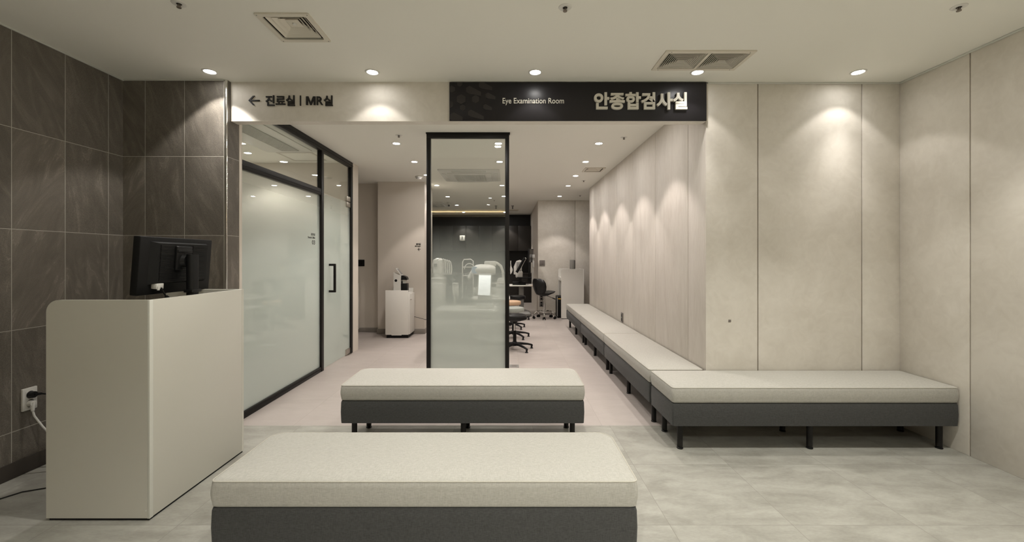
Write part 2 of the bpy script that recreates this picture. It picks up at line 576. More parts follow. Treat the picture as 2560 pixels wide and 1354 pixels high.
def slab(x0, x1, y0, y1, z0, z1, holes=()):
    """horizontal slab with rectangular holes (x0, x1, y0, y1)"""
    xs = sorted({x0, x1, *[h[0] for h in holes], *[h[1] for h in holes]})
    ys = sorted({y0, y1, *[h[2] for h in holes], *[h[3] for h in holes]})
    mb = MB()
    bm = mb.bm
    V = {}
    def vert(i, j, k):
        if (i, j, k) not in V:
            V[(i, j, k)] = bm.verts.new((xs[i], ys[j], (z0, z1)[k]))
        return V[(i, j, k)]
    def solid(i, j):
        if not (0 <= i < len(xs) - 1 and 0 <= j < len(ys) - 1):
            return False
        cx, cy = (xs[i] + xs[i + 1]) / 2, (ys[j] + ys[j + 1]) / 2
        return not any(h[0] < cx < h[1] and h[2] < cy < h[3] for h in holes)
    for i in range(len(xs) - 1):
        for j in range(len(ys) - 1):
            if not solid(i, j):
                continue
            for k in (0, 1):
                bm.faces.new([vert(i, j, k), vert(i + 1, j, k), vert(i + 1, j + 1, k), vert(i, j + 1, k)])
            for (di, dj, a, b) in ((-1, 0, (i, j), (i, j + 1)), (1, 0, (i + 1, j), (i + 1, j + 1)), (0, -1, (i, j), (i + 1, j)), (0, 1, (i, j + 1), (i + 1, j + 1))):
                if not solid(i + di, j + dj):
                    bm.faces.new([vert(*a, 0), vert(*b, 0), vert(*b, 1), vert(*a, 1)])
    return mb

def rounded_rect(x0, x1, y0, y1, radii, seg=6):
    """outline, counter-clockwise; radii for corners (x0y0, x1y0, x1y1, x0y1)"""
    pts = []
    for (cx, cy, a0), r in zip(((x0, y0, PI), (x1, y0, 1.5 * PI), (x1, y1, 0.0), (x0, y1, 0.5 * PI)), radii):
        ox = cx + (r if cx == x0 else -r)
        oy = cy + (r if cy == y0 else -r)
        for k in range(seg + 1):
            a = a0 + 0.5 * PI * k / seg
            pts.append((ox + r * math.cos(a), oy + r * math.sin(a)))
    return pts

def text_obj(name, body, x0, x1, z0, z1, mat, parent, face, at, depth=0.006, bold=0.0):
    """raised lettering fitted to a rectangle; face 'y' reads along +X on a wall at y=at, face 'x' reads along +Y on a wall at x=at"""
    cu = bpy.data.curves.new(name, 'FONT')
    cu.body = body
    cu.offset = bold
    cu.extrude = 0.1
    cu.resolution_u = 6
    tmp = bpy.data.objects.new(name, cu)
    C.objects.link(tmp)
    dg = bpy.context.evaluated_depsgraph_get()
    dg.update()
    me = bpy.data.meshes.new_from_object(tmp.evaluated_get(dg))
    C.objects.unlink(tmp)
    bpy.data.objects.remove(tmp)
    xs = [v.co.x for v in me.vertices]; ys = [v.co.y for v in me.vertices]; zs = [v.co.z for v in me.vertices]
    ax, bx, ay, by, az, bz = min(xs), max(xs), min(ys), max(ys), min(zs), max(zs)
    o = Vector((0, 0, 0))
    q = parent
    while q is not None:
        o += q.location
        q = q.parent
    for v in me.vertices:
        u = x0 + (v.co.x - ax) / (bx - ax) * (x1 - x0)
        z = z0 + (v.co.y - ay) / (by - ay) * (z1 - z0)
        t = (v.co.z - az) / (bz - az) * depth
        co = Vector((u, at - t, z)) if face == 'y' else Vector((at + t, u, z))
        v.co = co - o
    me.materials.clear()
    me.materials.append(mat)
    for pgn in me.polygons:
        pgn.use_smooth = False
    ob = bpy.data.objects.new(name, me)
    C.objects.link(ob)
    ob.parent = parent
    return ob

# ------------------------------------------------------------------ the setting
VENT_L = (-1.385, -1.13, 2.34, 2.60)
VENT_R1 = (1.06, 1.322, 2.765, 2.992)
VENT_R2 = (1.340, 1.602, 2.765, 2.992)
VENT_S = (1.145, 1.395, 6.09, 6.34)
struct(slab(-3.1, 3.2, -3.3, 3.26, -0.1, 0.0), 'floor', M['floor'])
struct(slab(-5.2, 4.2, 3.26, 13.0, -0.1, 0.0), 'floor', M['floor_in'])
struct(slab(-3.1, 3.2, -3.3, 3.24, HC, HC + 0.12, [VENT_L, VENT_R1, VENT_R2]), 'ceiling', M['ceiling'])
struct(slab(-5.2, 4.2, 3.31, 13.0, HI, HI + 0.12, [VENT_S]), 'ceiling', M['ceiling'])

struct(MB().box(-3.06, -2.93, -3.3, 3.33, 0, HC), 'wall_left', M['tile_left'])
struct(MB().box(-2.93, -2.147, 3.19, 3.33, 0, HC), 'wall_back_left', M['tile_back'])
struct(MB().box(-2.147, -2.140, 3.194, 3.335, 0, HC), 'wall_back_left_return', M['tile_return'])
struct(MB().box(-2.158, -2.139, 3.186, 3.200, 0, HC, 0.003), 'trim_1', M['chrome'])
struct(MB().box(-2.93, -2.920, -3.3, 3.19, 0, 0.095, 0.003), 'baseboard_left', M['base_dark'])
struct(MB().box(-2.92, -2.16, 3.18, 3.19, 0, 0.095, 0.003), 'baseboard_back', M['base_dark'])
struct(MB().box(-2.20, -2.137, 3.335, 3.37, 0, HI, 0.002), 'trim_2', M['paint'])

def panelled(name, axis, a_list, face, thick, z0, z1, mat, flip, gap=0.008):
    """wall cladding of tall panels with shadow gaps; the gaps' backing is a child"""
    mb = MB()
    for a, b in zip(a_list, a_list[1:]):
        a2 = a if a == a_list[0] else a + gap / 2
        b2 = b if b == a_list[-1] else b - gap / 2
        lo, hi = sorted((face, face + 0.012 * flip))
        if axis == 'x':
            mb.box(a2, b2, lo, hi, z0, z1, 0.002)
        else:
            mb.box(lo, hi, a2, b2, z0, z1, 0.002)
    w_ = struct(mb, name, mat)
    lo, hi = sorted((face + 0.010 * flip, face + thick * flip))
    bk = MB()
    if axis == 'x':
        bk.box(a_list[0] + 0.02, a_list[-1], lo, hi, z0, z1)
    else:
        bk.box(lo, hi, a_list[0] + 0.02, a_list[-1], z0, z1)
    bk.build('shadow_gap_backing', M['groove'], w_)
    return w_

panelled('wall_back_right', 'x', [1.535, 1.938, 2.744, 3.047], 3.25, 0.09, 0, HC, M['plaster'], 1)
panelled('wall_right', 'y', [-3.3, -2.08, -1.274, -0.468, 0.338, 1.144, 1.95, 2.756, 3.25], 3.037, 0.1, 0, HC, M['plaster'], 1)
panelled('wall_corridor_right', 'y', [3.262, 3.575, 4.37, 5.156, 5.94, 6.73, 7.52, 7.90], 1.535, 0.09, 0, HI, M['plaster_side'], 1, 0.006)
struct(MB().box(1.56, 4.2, 7.81, 7.90, 0, HI), 'wall_corridor_end', M['plaster_side'])
struct(MB().box(-2.139, 1.531, 3.235, 3.318, 2.357, HC), 'wall_header', M['plaster'])
struct(MB().box(-3.1, 3.2, -3.3, -3.2, 0, HC), 'wall_rear', M['walnut'])
struct(MB().box(-2.6, 2.6, -3.2, -3.185, 2.47, HC), 'trim_8', M['paint'])
struct(MB().box(-2.93, -2.918, -3.2, 3.19, HC - 0.012, HC, 0.003), 'trim_3', M['cove'])
struct(MB().box(-2.918, -2.16, 3.178, 3.19, HC - 0.010, HC, 0.003), 'trim_4', M['cove'])
struct(MB().box(1.545, 3.037, 3.238, 3.25, HC - 0.010, HC, 0.003), 'trim_5', M['cove'])
struct(MB().box(3.025, 3.037, -3.2, 3.238, HC - 0.012, HC, 0.003), 'trim_6', M['cove'])

# doctor's office behind the left glass
struct(MB().box(-5.2, -2.137, 5.775, 5.98, 0, HI), 'wall_office_back', M['paint'])
struct(MB().box(-5.2, -2.93, 3.2, 3.33, 0, HI), 'wall_office_front', M['paint'])
struct(MB().box(-5.2, -5.1, 3.33, 7.4, 0, HI), 'wall_office_left', M['paint'])
# side passage, pillar, examination room
struct(MB().box(-5.2, -2.237, 7.38, 7.5, 0, HI), 'wall_passage', M['paint'])
struct(MB().box(-2.237, -1.437, 7.20, 7.95, 0, HI), 'wall_pillar', M['paint'])
struct(MB().box(-5.1, -2.237, 7.368, 7.38, 0, 0.075, 0.002), 'baseboard_passage', M['base_grey'])
struct(MB().box(-2.249, -1.425, 7.188, 7.20, 0, 0.085, 0.002).box(-1.437, -1.425, 7.20, 7.95, 0, 0.085, 0.002), 'baseboard_pillar', M['base_grey'])
struct(MB().box(-5.2, -5.1, 7.5, 12.9, 0, HI), 'wall_exam_left', M['paint'])
struct(MB().box(-5.2, 0.75, 12.75, 12.9, 0, HI), 'wall_exam_back', M['cabinet_black'])
panelled('wall_exam_right', 'x', [0.683, 1.53, 2.34, 3.15, 4.1], 9.55, 0.12, 0, HI, M['plaster'], 1)
struct(MB().box(0.683, 0.78, 9.60, 12.75, 0, HI), 'wall_exam_side', M['paint'])
struct(MB().box(4.1, 4.2, 7.9, 9.7, 0, HI), 'wall_exam_end', M['paint'])
struct(MB().box(0.683, 4.1, 9.538, 9.55, 0, 0.06, 0.002), 'baseboard_exam', M['base_grey'])

# ------------------------------------------------------------------ downlights
def make_downlight(spec, lens_mat, loc, label, group, core=0):
    watts, col, cone, soft = spec
    t = thing('downlight', label, 'ceiling light', loc, 0, group)
    MB().lathe([(0.0375, 0.0), (0.0375, -0.003), (0.041, -0.005), (0.050, -0.004), (0.052, 0.0)], n=32).build('trim_ring', M['plastic_white'], t, world=False)
    MB().lathe([(0.0, -0.001), (0.0, -0.0035), (0.034, -0.0035), (0.037, -0.0025), (0.037, -0.001)], n=32).build('lens', lens_mat, t, world=False)
    ld = bpy.data.lights.new('downlight_lamp', 'SPOT')
    ld.shadow_soft_size = 0.03
    ld.energy = watts
    ld.color = col
    ld.spot_size = math.radians(cone)
    ld.spot_blend = soft
    lo = bpy.data.objects.new('downlight_lamp', ld)
    C.objects.link(lo)
    lo.parent = t
    lo.location = (0, 0, -0.012)
    if core:
        # the brighter middle of the reflector's beam
        lc = bpy.data.lights.new('downlight_core', 'SPOT')
        lc.shadow_soft_size = 0.03
        lc.energy = core
        lc.color = col
        lc.spot_size = math.radians(62)
        lc.spot_blend = 1.0
        lco = bpy.data.objects.new('downlight_core', lc)
        C.objects.link(lco)
        lco.parent = t
        lco.location = (0, 0, -0.012)
    return t

tile_lamp = make_downlight((22, FRONT_ROW[1], 98, 0.22), M['lens_row'], (-2.17, 3.05, HC), 'lit downlight over the stone tiled back wall, leftmost of the front row', 'downlights in a row along the back wall', 25)
front = make_downlight(FRONT_ROW, M['lens_row'], (-0.99, 3.06, HC), 'lit downlight above the beige header beam between the arrow sign and the black sign', 'downlights in a row along the back wall', 18)
for x, lab in ((0.199, 'lit downlight above the English words on the black sign'),
               (1.384, 'lit downlight just behind the double ceiling grille'),
               (2.556, 'lit downlight over the right plaster wall, rightmost of the front row')):
    dup(front, (x, 3.06, HC), label=lab)

hall = make_downlight(HALL_ROW, M['lens'], (-1.275, 4.785, HI), 'lit downlight nearest the header in the left corridor column', 'downlights along the corridor')
ORD = ['first', 'second', 'third', 'fourth', 'fifth', 'sixth', 'seventh']
for i, (x, y) in enumerate(((-1.274, 5.70), (-1.285, 6.61), (-1.284, 7.56))):
    dup(hall, (x, y, HI), label='lit downlight in the left corridor column, %s from the header' % ORD[i + 1])
dup(hall, (-1.28, 3.87, HI), label='lit downlight hidden behind the header at the left of the corridor')
dup(hall, (-0.117, 3.87, HI), label='lit downlight hidden behind the header over the glass partition')
dup(hall, (1.045, 3.87, HI), label='lit downlight hidden behind the header beside the corridor wall')
for i, (x, y) in enumerate(((-0.11, 4.785), (-0.114, 5.70), (-0.108, 7.56))):
    dup(hall, (x, y, HI), label='lit downlight seen through the glass partition near its right frame, %s from the top' % ORD[i])
for i, (x, y) in enumerate(((1.036, 4.785), (1.055, 5.70), (1.077, 6.676), (1.09, 7.60), (1.094, 8.89))):
    dup(hall, (x, y, HI), label='lit downlight in the right corridor column beside the long wall, %s from the header' % ORD[i])
exam = make_downlight(EXAM_ROW, M['lens'], (-1.29, 8.95, HI), 'lit downlight behind the partition glass just below the ceiling air conditioner at left', 'downlights in the examination room')
dup(exam, (-1.27, 10.4, HI), label='lit downlight behind the partition glass beside the ceiling security camera')
dup(exam, (-1.27, 12.0, HI), label='lit downlight before the dark wall cabinets, left of the pair')
dup(exam, (-0.09, 8.89, HI), label='lit downlight behind the right partition frame above the dark cabinets')
dup(exam, (-0.09, 12.0, HI), label='lit downlight before the dark wall cabinets, right of the pair')
office = make_downlight(OFFICE_ROW, M['lens'], (-3.24, 5.22, HI), "lit downlight on the office ceiling seen through the glass above the transom", 'downlights in the office')
dup(office, (-3.9, 4.1, HI), label='lit downlight deep in the office, hidden beside the stone wall')
room = make_downlight(ROOM_ROW, M['lens_front'], (-0.99, 1.88, HC), 'added fill lamp on the unseen ceiling behind the viewer', 'downlights over the waiting room')
for x, y in ((0.199, 1.88), (1.384, 1.88), (2.45, 1.88)):
    dup(room, (x, y, HC))
rear_fill = make_downlight((128, (1.0, 0.97, 0.895), 125, 0.6), M['lens_front'], (-0.4, -0.7, HC), 'added fill lamp on the unseen ceiling behind the viewer', 'downlights over the waiting room')  # unseen lamps behind the viewer, added as ambient fill for the room
for x, y in ((0.9, -0.7), (2.2, -0.7), (-0.5, -1.9), (0.7, -1.9), (1.9, -1.9)):
    dup(rear_fill, (x, y, HC))

# ------------------------------------------------------------------ header lettering and black sign
t = thing('direction_sign', 'black raised arrow and Korean lettering on the beige header beam', 'sign', (-1.69, 3.235, 2.5))
YH = 3.2345
def hx(px): return (px - 1270) * 3.233 / 1048
def hz(py): return 1.304 + (644 - py) * 3.233 / 1048
ar = MB()
ar.box(hx(624.5), hx(650), YH - 0.008, YH, hz(253.4), hz(249.9), 0.0015)
for s in (1, -1):
    tip = Vector((hx(621.8), 0, hz(251.5)))
    a = Vector((hx(633.0), 0, hz(251.5 - s * 11.7)))
    b = Vector((hx(637.5), 0, hz(251.5 - s * 11.7)))
    tip2 = Vector((hx(626.5), 0, hz(251.5)))
    poly = [(tip.x, tip.z), (a.x, a.z), (b.x, b.z), (tip2.x, tip2.z)]
    ar.prism(poly, 'y', YH - 0.008, YH)
ar.build('arrow', M['letter_dark'], t)
text_obj('lettering', '진료실', hx(664.5), hx(738), hz(265), hz(238.5), M['letter_dark'], t, 'y', YH, 0.008, 0.024)
MB().box(hx(750.2), hx(753.2), YH - 0.008, YH, hz(264.5), hz(239), 0.001).build('divider_bar', M['letter_dark'], t)
mx0, mx1, mz0, mz1 = hx(765.8), hx(789.2), hz(262.6), hz(241.4)
def mp(u, v): return (mx0 + u * (mx1 - mx0), mz0 + v * (mz1 - mz0))
mm_ = MB()
mm_.prism([mp(*q) for q in ((0, 0), (0.20, 0), (0.20, 0.66), (0.42, 0.0), (0.58, 0.0), (0.80, 0.66), (0.80, 0), (1, 0), (1, 1), (0.74, 1), (0.5, 0.30), (0.26, 1), (0, 1))], 'y', YH - 0.008, YH)
mm_.build('letter', M['letter_dark'], t, smooth=0)
text_obj('letter', 'R', hx(791.8), hx(808.5), hz(262.6), hz(241.4), M['letter_dark'], t, 'y', YH, 0.008, 0.02)
text_obj('lettering', '실', hx(809.5), hx(832.5), hz(265), hz(239), M['letter_dark'], t, 'y', YH, 0.008, 0.024)

t = thing('hanging_sign', 'black sign panel with cream English and Korean words on the header', 'sign', (0.56, 3.235, 2.357))
SX0, SX1, SZ0, SZ1 = hx(1124), hx(1765), hz(302.8), hz(206.5)
SY = 3.222
MB().box(SX0, SX1, SY, 3.2345, SZ0, SZ1, 0.002).build('sign_panel', M['sign'], t)
text_obj('lettering', 'Eye Examination Room', hx(1256.5), hx(1409.3), hz(264.3), hz(246.5), M['letter_light'], t, 'y', SY, 0.004, 0.005)
text_obj('lettering', '안종합검사실', hx(1483.5), hx(1714.5), hz(276.3), hz(233.5), M['letter_light'], t, 'y', SY, 0.018, 0.032)
hexm = MB()
def hexagon(cx, cz, r, clip=True):
    pts = [(cx + r * math.cos(PI / 6 + PI / 3 * k), cz + r * math.sin(PI / 6 + PI / 3 * k)) for k in range(6)]
    return pts
def clip_poly(poly, x0, x1, z0, z1):
    def cut(poly, f, g):
        out = []
        for i in range(len(poly)):
            a, b = poly[i - 1], poly[i]
            fa, fb = f(a), f(b)
            if fa >= 0:
                out.append(a)
            if fa * fb < 0:
                k = fa / (fa - fb)
                out.append((a[0] + (b[0] - a[0]) * k, a[1] + (b[1] - a[1]) * k))
        return out
    for f in (lambda p: p[0] - x0, lambda p: x1 - p[0], lambda p: p[1] - z0, lambda p: z1 - p[1]):
        if len(poly) < 3:
            return []
        poly = cut(poly, f, None)
    return poly
def add_hex(mb, poly):
    poly = clip_poly(poly, SX0 + 0.004, SX1, SZ0 + 0.003, SZ1 - 0.003)
    if len(poly) >= 3:
        mb.prism(poly, 'y', SY - 0.0015, SY + 0.0010)
R = 0.062
for (cx, cz, w_, ex) in ((1153, 249, 1.0, 0), (1189, 249, 0.82, 0), (1124, 262, 0.8, 0), (1174, 226, 0.8, 20), (1150, 210, 0.6, 0),
                         (1205, 214, 0.7, 18), (1135, 293, 0.9, 12), (1178, 284, 0.7, 24), (1130, 224, 0.7, 0), (1157, 270, 0.62, 0), (1220, 240, 0.6, 12), (1214, 268, 0.55, 10)):
    r = R * 0.62 * w_
    h = hexagon(hx(cx), hz(cz), r)
    e = ex * 3.233 / 1048
    h = [(p[0] + (e if p[0] > hx(cx) else 0), p[1] - (e * 0.5 if p[0] > hx(cx) else 0)) for p in h]
    add_hex(hexm, h)
hexm.build('hexagon_print', M['sign_hex'], t)

# ------------------------------------------------------------------ glass wall of the office (left)
GX = -2.137
win = bpy.data.objects.new('window_1', None)
C.objects.link(win)
win.location = (GX, 3.37, 0)
win['kind'] = 'structure'
fr = MB()
F0, F1 = GX - 0.05, GX
fr.box(F0, F1, 3.37, 5.775, 2.535, HI, 0.003)                 # head
fr.box(F0, F1, 3.37, 4.80, 0.0, 0.055, 0.003)                 # sill
fr.box(F0, F1 + 0.004, 4.80, 4.86, 0.0, 2.535, 0.003)         # post
fr.box(F0, F1, 5.715, 5.775, 0.0, 2.535, 0.003)               # jamb
fr.box(F0, F1, 3.37, 4.80, 2.020, 2.095, 0.003)               # transom
fr.build('window_frame', M['black'], win)
bd = MB()
bd.box(F1, F1 + 0.004, 3.37, 4.80, 2.050, 2.056)
bd.box(F1, F1 + 0.004, 3.37, 4.80, 0.030, 0.036)
bd.box(F1, F1 + 0.004, 3.37, 5.775, 2.560, 2.566)
bd.build('glazing_bead', M['plastic_black'], win)
MB().box(GX - 0.030, GX - 0.020, 3.37, 4.80, 2.095, 2.535).build('glass_pane', M['glass_clear'], win)
MB().box(GX - 0.030, GX - 0.020, 4.86, 5.715, 2.060, 2.535).build('glass_pane', M['glass_clear'], win)
MB().box(GX - 0.030, GX - 0.020, 3.37, 4.80, 0.055, 2.020).build('frosted_pane', M['glass_left'], win)
GT = GX - 0.0198
sg = thing('door_sign', 'small black Korean office lettering and number 03 on the frosted glass', 'sign', (GX - 0.02, 4.6, 1.45))
text_obj('lettering', '원장실', 4.588, 4.684, 1.547, 1.576, M['letter_dark'], sg, 'x', GT, 0.001, 0.02)
text_obj('lettering', "Doctor's Office", 4.520, 4.684, 1.516, 1.538, M['letter_dark'], sg, 'x', GT, 0.001, 0.025)
text_obj('lettering', '03', 4.612, 4.684, 1.452, 1.498, M['letter_dark'], sg, 'x', GT, 0.001, 0.01)

dr = bpy.data.objects.new('door_1', None)
C.objects.link(dr)
dr.location = (GX, 5.70, 0)
dr['kind'] = 'structure'
MB().box(GX - 0.030, GX - 0.020, 4.865, 5.708, 0.012, 2.052).build('door_leaf', M['glass_left'], dr)
hd = MB()
hy = 5.055
hd.box(GX + 0.035, GX + 0.060, hy - 0.012, hy + 0.014, 0.887, 1.232, 0.003)
for z in (0.900, 1.219):
    hd.box(GX - 0.020, GX + 0.05, hy - 0.011, hy + 0.012, z - 0.013, z + 0.013, 0.002)
hd.build('door_handle', M['black'], dr)
MB().box(GX - 0.040, GX - 0.008, 5.58, 5.712, 1.985, 2.052, 0.003).box(GX - 0.040, GX - 0.008, 5.58, 5.745, 2.060, 2.128, 0.003).build('door_hinge', M['steel'], dr)
MB().box(GX - 0.040, GX - 0.008, 5.56, 5.712, 0.012, 0.085, 0.003).box(GX - 0.05, GX + 0.01, 5.60, 5.72, 0.0, 0.006, 0.001).build('door_hinge', M['steel'], dr)

# ------------------------------------------------------------------ freestanding glass partition (middle)
t = thing('glass_partition', 'tall black framed partition of frosted glass standing in the corridor middle', 'partition', (-0.42, 4.39, 0))
PX0, PX1, PY = -0.851, 0.0125, 4.37
pf = MB()
pf.box(PX0, PX0 + 0.042, PY, PY + 0.05, 0, 2.555, 0.003)
pf.box(PX1 - 0.042, PX1, PY, PY + 0.05, 0, 2.555, 0.003)
pf.box(PX0, PX1, PY, PY + 0.05, 2.555, 2.600, 0.003)
pf.box(PX0 - 0.006, PX1 + 0.008, PY - 0.006, PY + 0.056, 2.597, HI, 0.002)
pf.box(PX0, PX1, PY, PY + 0.05, 0.0, 0.05, 0.003)
pf.build('partition_frame', M['black'], t)
MB().box(PX0 + 0.042, PX1 - 0.042, PY + 0.020, PY + 0.030, 0.05, 2.555).build('frosted_pane', M['glass_mid'], t)

# ------------------------------------------------------------------ benches
def make_bench(name_label, L, D, loc, rotz, group, back_r=0.05, front_r=0.022, crown=0.012):
    t = thing('bench', name_label, 'bench', loc, rotz, group)
    x0, x1, y0, y1 = -L / 2, L / 2, -D / 2, D / 2
    # cushion
    def ring(inset, z, r_extra=0.0):
        rad = (front_r, front_r, back_r, back_r)
        return [(p[0], p[1], z) for p in rounded_rect(x0 + inset, x1 - inset, y0 + inset, y1 - inset, [max(0.006, r + r_extra) for r in rad])]
    rings = [ring(0.006, 0.330), ring(0.001, 0.334), ring(0.0, 0.345)]
    for k in range(1, 6):
        z = 0.345 + 0.075 * k / 6
        rings.append(ring(-0.004 * math.sin(PI * k / 6), z))
    rings += [ring(0.0, 0.424), ring(0.003, 0.430), ring(0.009, 0.4345, 0.002), ring(0.020, 0.4375, 0.006)]
    for k in range(1, 8):
        f = k / 8.0
        ins = 0.020 + (D / 2 - 0.028) * f
        rings.append(ring(ins, 0.4375 + crown * (1 - (1 - f) ** 2.2), -back_r * f * 0.9))
    cu = MB().loft(rings).build('cushion', M['cushion'], t, world=False, smooth=50)
    pp = [(p[0], p[1], 0.4305) for p in rounded_rect(x0 + 0.002, x1 - 0.002, y0 + 0.002, y1 - 0.002, (front_r, front_r, back_r, back_r))]
    MB().tube(pp, 0.0028, 8, closed=True).build('piping', M['piping'], cu, world=False)
    # upholstered base
    b = [[(p[0], p[1], z) for p in rounded_rect(x0 + i, x1 - i, y0 + i, y1 - i, (0.012,) * 4, 4)] for i, z in
         ((0.010, 0.172), (0.003, 0.175), (0.002, 0.19), (0.0, 0.25), (0.002, 0.315), (0.005, 0.325), (0.012, 0.328))]
    MB().loft(b).build('upholstered_base', M['base_fabric'], t, world=False, smooth=50)
    MB().box(x0 + 0.02, x1 - 0.02, y0 + 0.02, y1 - 0.02, 0.327, 0.331).build('base_top_board', M['plastic_black'], t, world=False)
    for lx in (x0 + 0.075, 0.0, x1 - 0.075):
        for ly in (y0 + 0.062, y1 - 0.085):
            lg = MB().cyl((lx, ly, 0.016), (lx, ly, 0.173), 0.0185).build('leg', M['black'], t, world=False)
            MB().lathe([(0.017, 0.0), (0.021, 0.002), (0.021, 0.008), (0.015, 0.012), (0.0185, 0.017)], (lx, ly, 0), 20).build('foot', M['plastic_satin'], lg, world=False)
    return t

make_bench('cream topped bench nearest the viewer with no legs in sight', 1.672, 0.46, (-0.328, 1.864, 0), 0, 'cream cushioned benches', back_r=0.065)
make_bench('cream topped bench before the glass partition, behind the nearest bench', 1.668, 0.45, (-0.311, 3.085, 0), 0, 'cream cushioned benches', back_r=0.065)
make_bench('long cream topped bench below the right plaster wall', 1.926, 0.43, (2.066, 3.026, 0), 0, 'cream cushioned benches', back_r=0.02)
cb = make_bench('cream topped corridor wall bench touching the long right bench', 1.54, 0.424, (1.312, 4.036, 0), -PI / 2, 'cream cushioned benches', back_r=0.02)
dup(cb, (1.312, 5.590, 0), label='cream topped corridor wall bench below the dark wall socket, middle of three')
dup(cb, (1.312, 7.144, 0), label='cream topped corridor wall bench farthest away beside the white desk')

# ------------------------------------------------------------------ reception counter
t = thing('reception_counter', 'tall cream reception counter with a rounded corner by the stone wall', 'counter', (-2.03, 2.44, 0))
CX0, CX1, CY0, CY1, CH = -2.292, -1.778, 2.08, 2.80, 1.094
def screen_panel(y0, y1, x0, x1, z0, h, r=0.06):
    pts = [(x0, z0), (x1, z0), (x1, h)]
    for k in range(9):
        a = PI / 2 + PI / 2 * k / 8
        pts.append((x0 + r + r * math.cos(a), h - r + r * math.sin(a)))
    return MB().prism(pts, 'y', y0, y1)
screen_panel(CY0, CY0 + 0.020, CX0, CX1 - 0.012, 0.012, CH).build('front_panel', M['counter'], t, smooth=20)
MB().box(CX1 - 0.012, CX1, CY0, CY0 + 0.022, 0.010, CH, 0.001).build('corner_strip', M['counter_edge'], t)
MB().box(CX1 - 0.020, CX1, CY0 + 0.022, CY1 - 0.001, 0.012, CH, 0.001).build('side_panel', M['counter'], t)
screen_panel(CY1, CY1 + 0.020, CX0, CX1, 0.012, CH).build('rear_panel', M['counter'], t, smooth=20)
MB().box(CX0 + 0.02, CX1 - 0.020, CY0 + 0.020, CY1, 0.715, 0.740, 0.001).build('desktop', M['counter'], t)
MB().box(CX0 + 0.01, CX1 - 0.006, CY0 + 0.006, CY0 + 0.02, 0.0, 0.012).box(CX1 - 0.018, CX1 - 0.006, CY0 + 0.02, CY1 + 0.01, 0.0, 0.012).box(CX0 + 0.01, CX1 - 0.006, CY1 + 0.006, CY1 + 0.016, 0.0, 0.012).build('floor_gap_strip', M['plastic_black'], t)
MB().cyl((-1.796, CY0 - 0.001, 0.05), (-1.796, CY0 + 0.002, 0.05), 0.004, n=12).build('screw_cap', M['counter_edge'], t)

# monitor on the counter's desk
t = thing('monitor', 'black computer monitor seen from behind on the reception counter', 'monitor', (-1.835, 2.43, 0.740))
tilt = Matrix.Translation((-1.90, 0, 1.26)) @ Matrix.Rotation(math.radians(4.2), 4, 'Y') @ Matrix.Translation((1.90, 0, -1.26))
def mon(mb): return mb.xf(tilt)
mon(MB().box(-1.950, -1.910, 2.168, 2.692, 1.104, 1.416, 0.006)).build('housing', M['plastic_black'], t)
mon(MB().box(-1.952, -1.949, 2.182, 2.678, 1.122, 1.402)).build('screen', M['screen_off'], t)
bc = MB()
bc.loft([[(-1.912, 2.225, 1.158), (-1.912, 2.635, 1.158), (-1.912, 2.635, 1.392), (-1.912, 2.225, 1.392)],
         [(-1.880, 2.255, 1.172), (-1.880, 2.612, 1.172), (-1.880, 2.612, 1.384), (-1.880, 2.255, 1.384)]])
back = mon(bc).build('back_cover', M['plastic_black'], t, smooth=20)
rb = MB()
for k in range(24):
    z = 1.182 + k * 0.0082
    for (a, b) in ((2.262, 2.350), (2.490, 2.605)) if 1.24 < z < 1.372 else ((2.262, 2.605),):
        rb.box(-1.880, -1.8765, a, b, z, z + 0.0045)
mon(rb).build('cooling_ribs', M['plastic_satin'], back)
sv = MB()
for k in range(12):
    sv.box(-1.899, -1.894, 2.236, 2.2385, 1.22 + k * 0.011, 1.224 + k * 0.011)
mon(MB().box(-1.882, -1.866, 2.358, 2.474, 1.235, 1.372, 0.006).box(-1.872, -1.862, 2.362, 2.470, 1.335, 1.352, 0.003)).build('mount_plate', M['plastic_satin'], t)
MB().cyl((-1.868, 2.425, 1.285), (-1.845, 2.425, 1.285), 0.048, 0.036, 32).build('tilt_joint', M['plastic_satin'], t)
st = MB()
pr = rounded_rect(-1.850, -1.808, 2.398, 2.462, (0.018,) * 4, 5)
st.loft([[(p[0], p[1], 0.905) for p in pr], [(p[0], p[1], 1.318) for p in pr], [(p[0] * 0.96 - 0.0732, p[1] * 0.96 + 0.0972, 1.324) for p in pr]])
st.build('stand_column', M['plastic_black'], t)
pr2 = rounded_rect(-1.846, -1.812, 2.402, 2.458, (0.014,) * 4, 5)
MB().loft([[(p[0], p[1], 0.755) for p in pr2], [(p[0], p[1], 0.91) for p in pr2]]).box(-1.853, -1.803, 2.392, 2.470, 1.105, 1.122, 0.004).build('stand_neck', M['plastic_satin'], t)
MB().lathe([(0.0, 0.0), (0.095, 0.0), (0.098, 0.006), (0.085, 0.013), (0.03, 0.018), (0.0, 0.018)], (-1.888, 2.43, 0.740)).build('stand_base', M['plastic_black'], t)
mon(MB().box(-1.911, -1.880, 2.252, 2.300, 1.136, 1.166, 0.003).box(-1.882, -1.876, 2.258, 2.270, 1.130, 1.150)).build('cable_plug', M['plastic_white'], t, label='white plug under the ribbed back cover')
MB().tube([(-1.882, 2.275, 1.142), (-1.876, 2.283, 1.115), (-1.870, 2.300, 1.085), (-1.862, 2.330, 1.060), (-1.858, 2.35, 0.98), (-1.86, 2.36, 0.76)], 0.004, 8).build('cable', M['plastic_black'], t)
MB().cyl((-1.873, 2.296, 1.092), (-1.861, 2.335, 1.058), 0.009, n=16).build('ferrite_bead', M['plastic_black'], t)

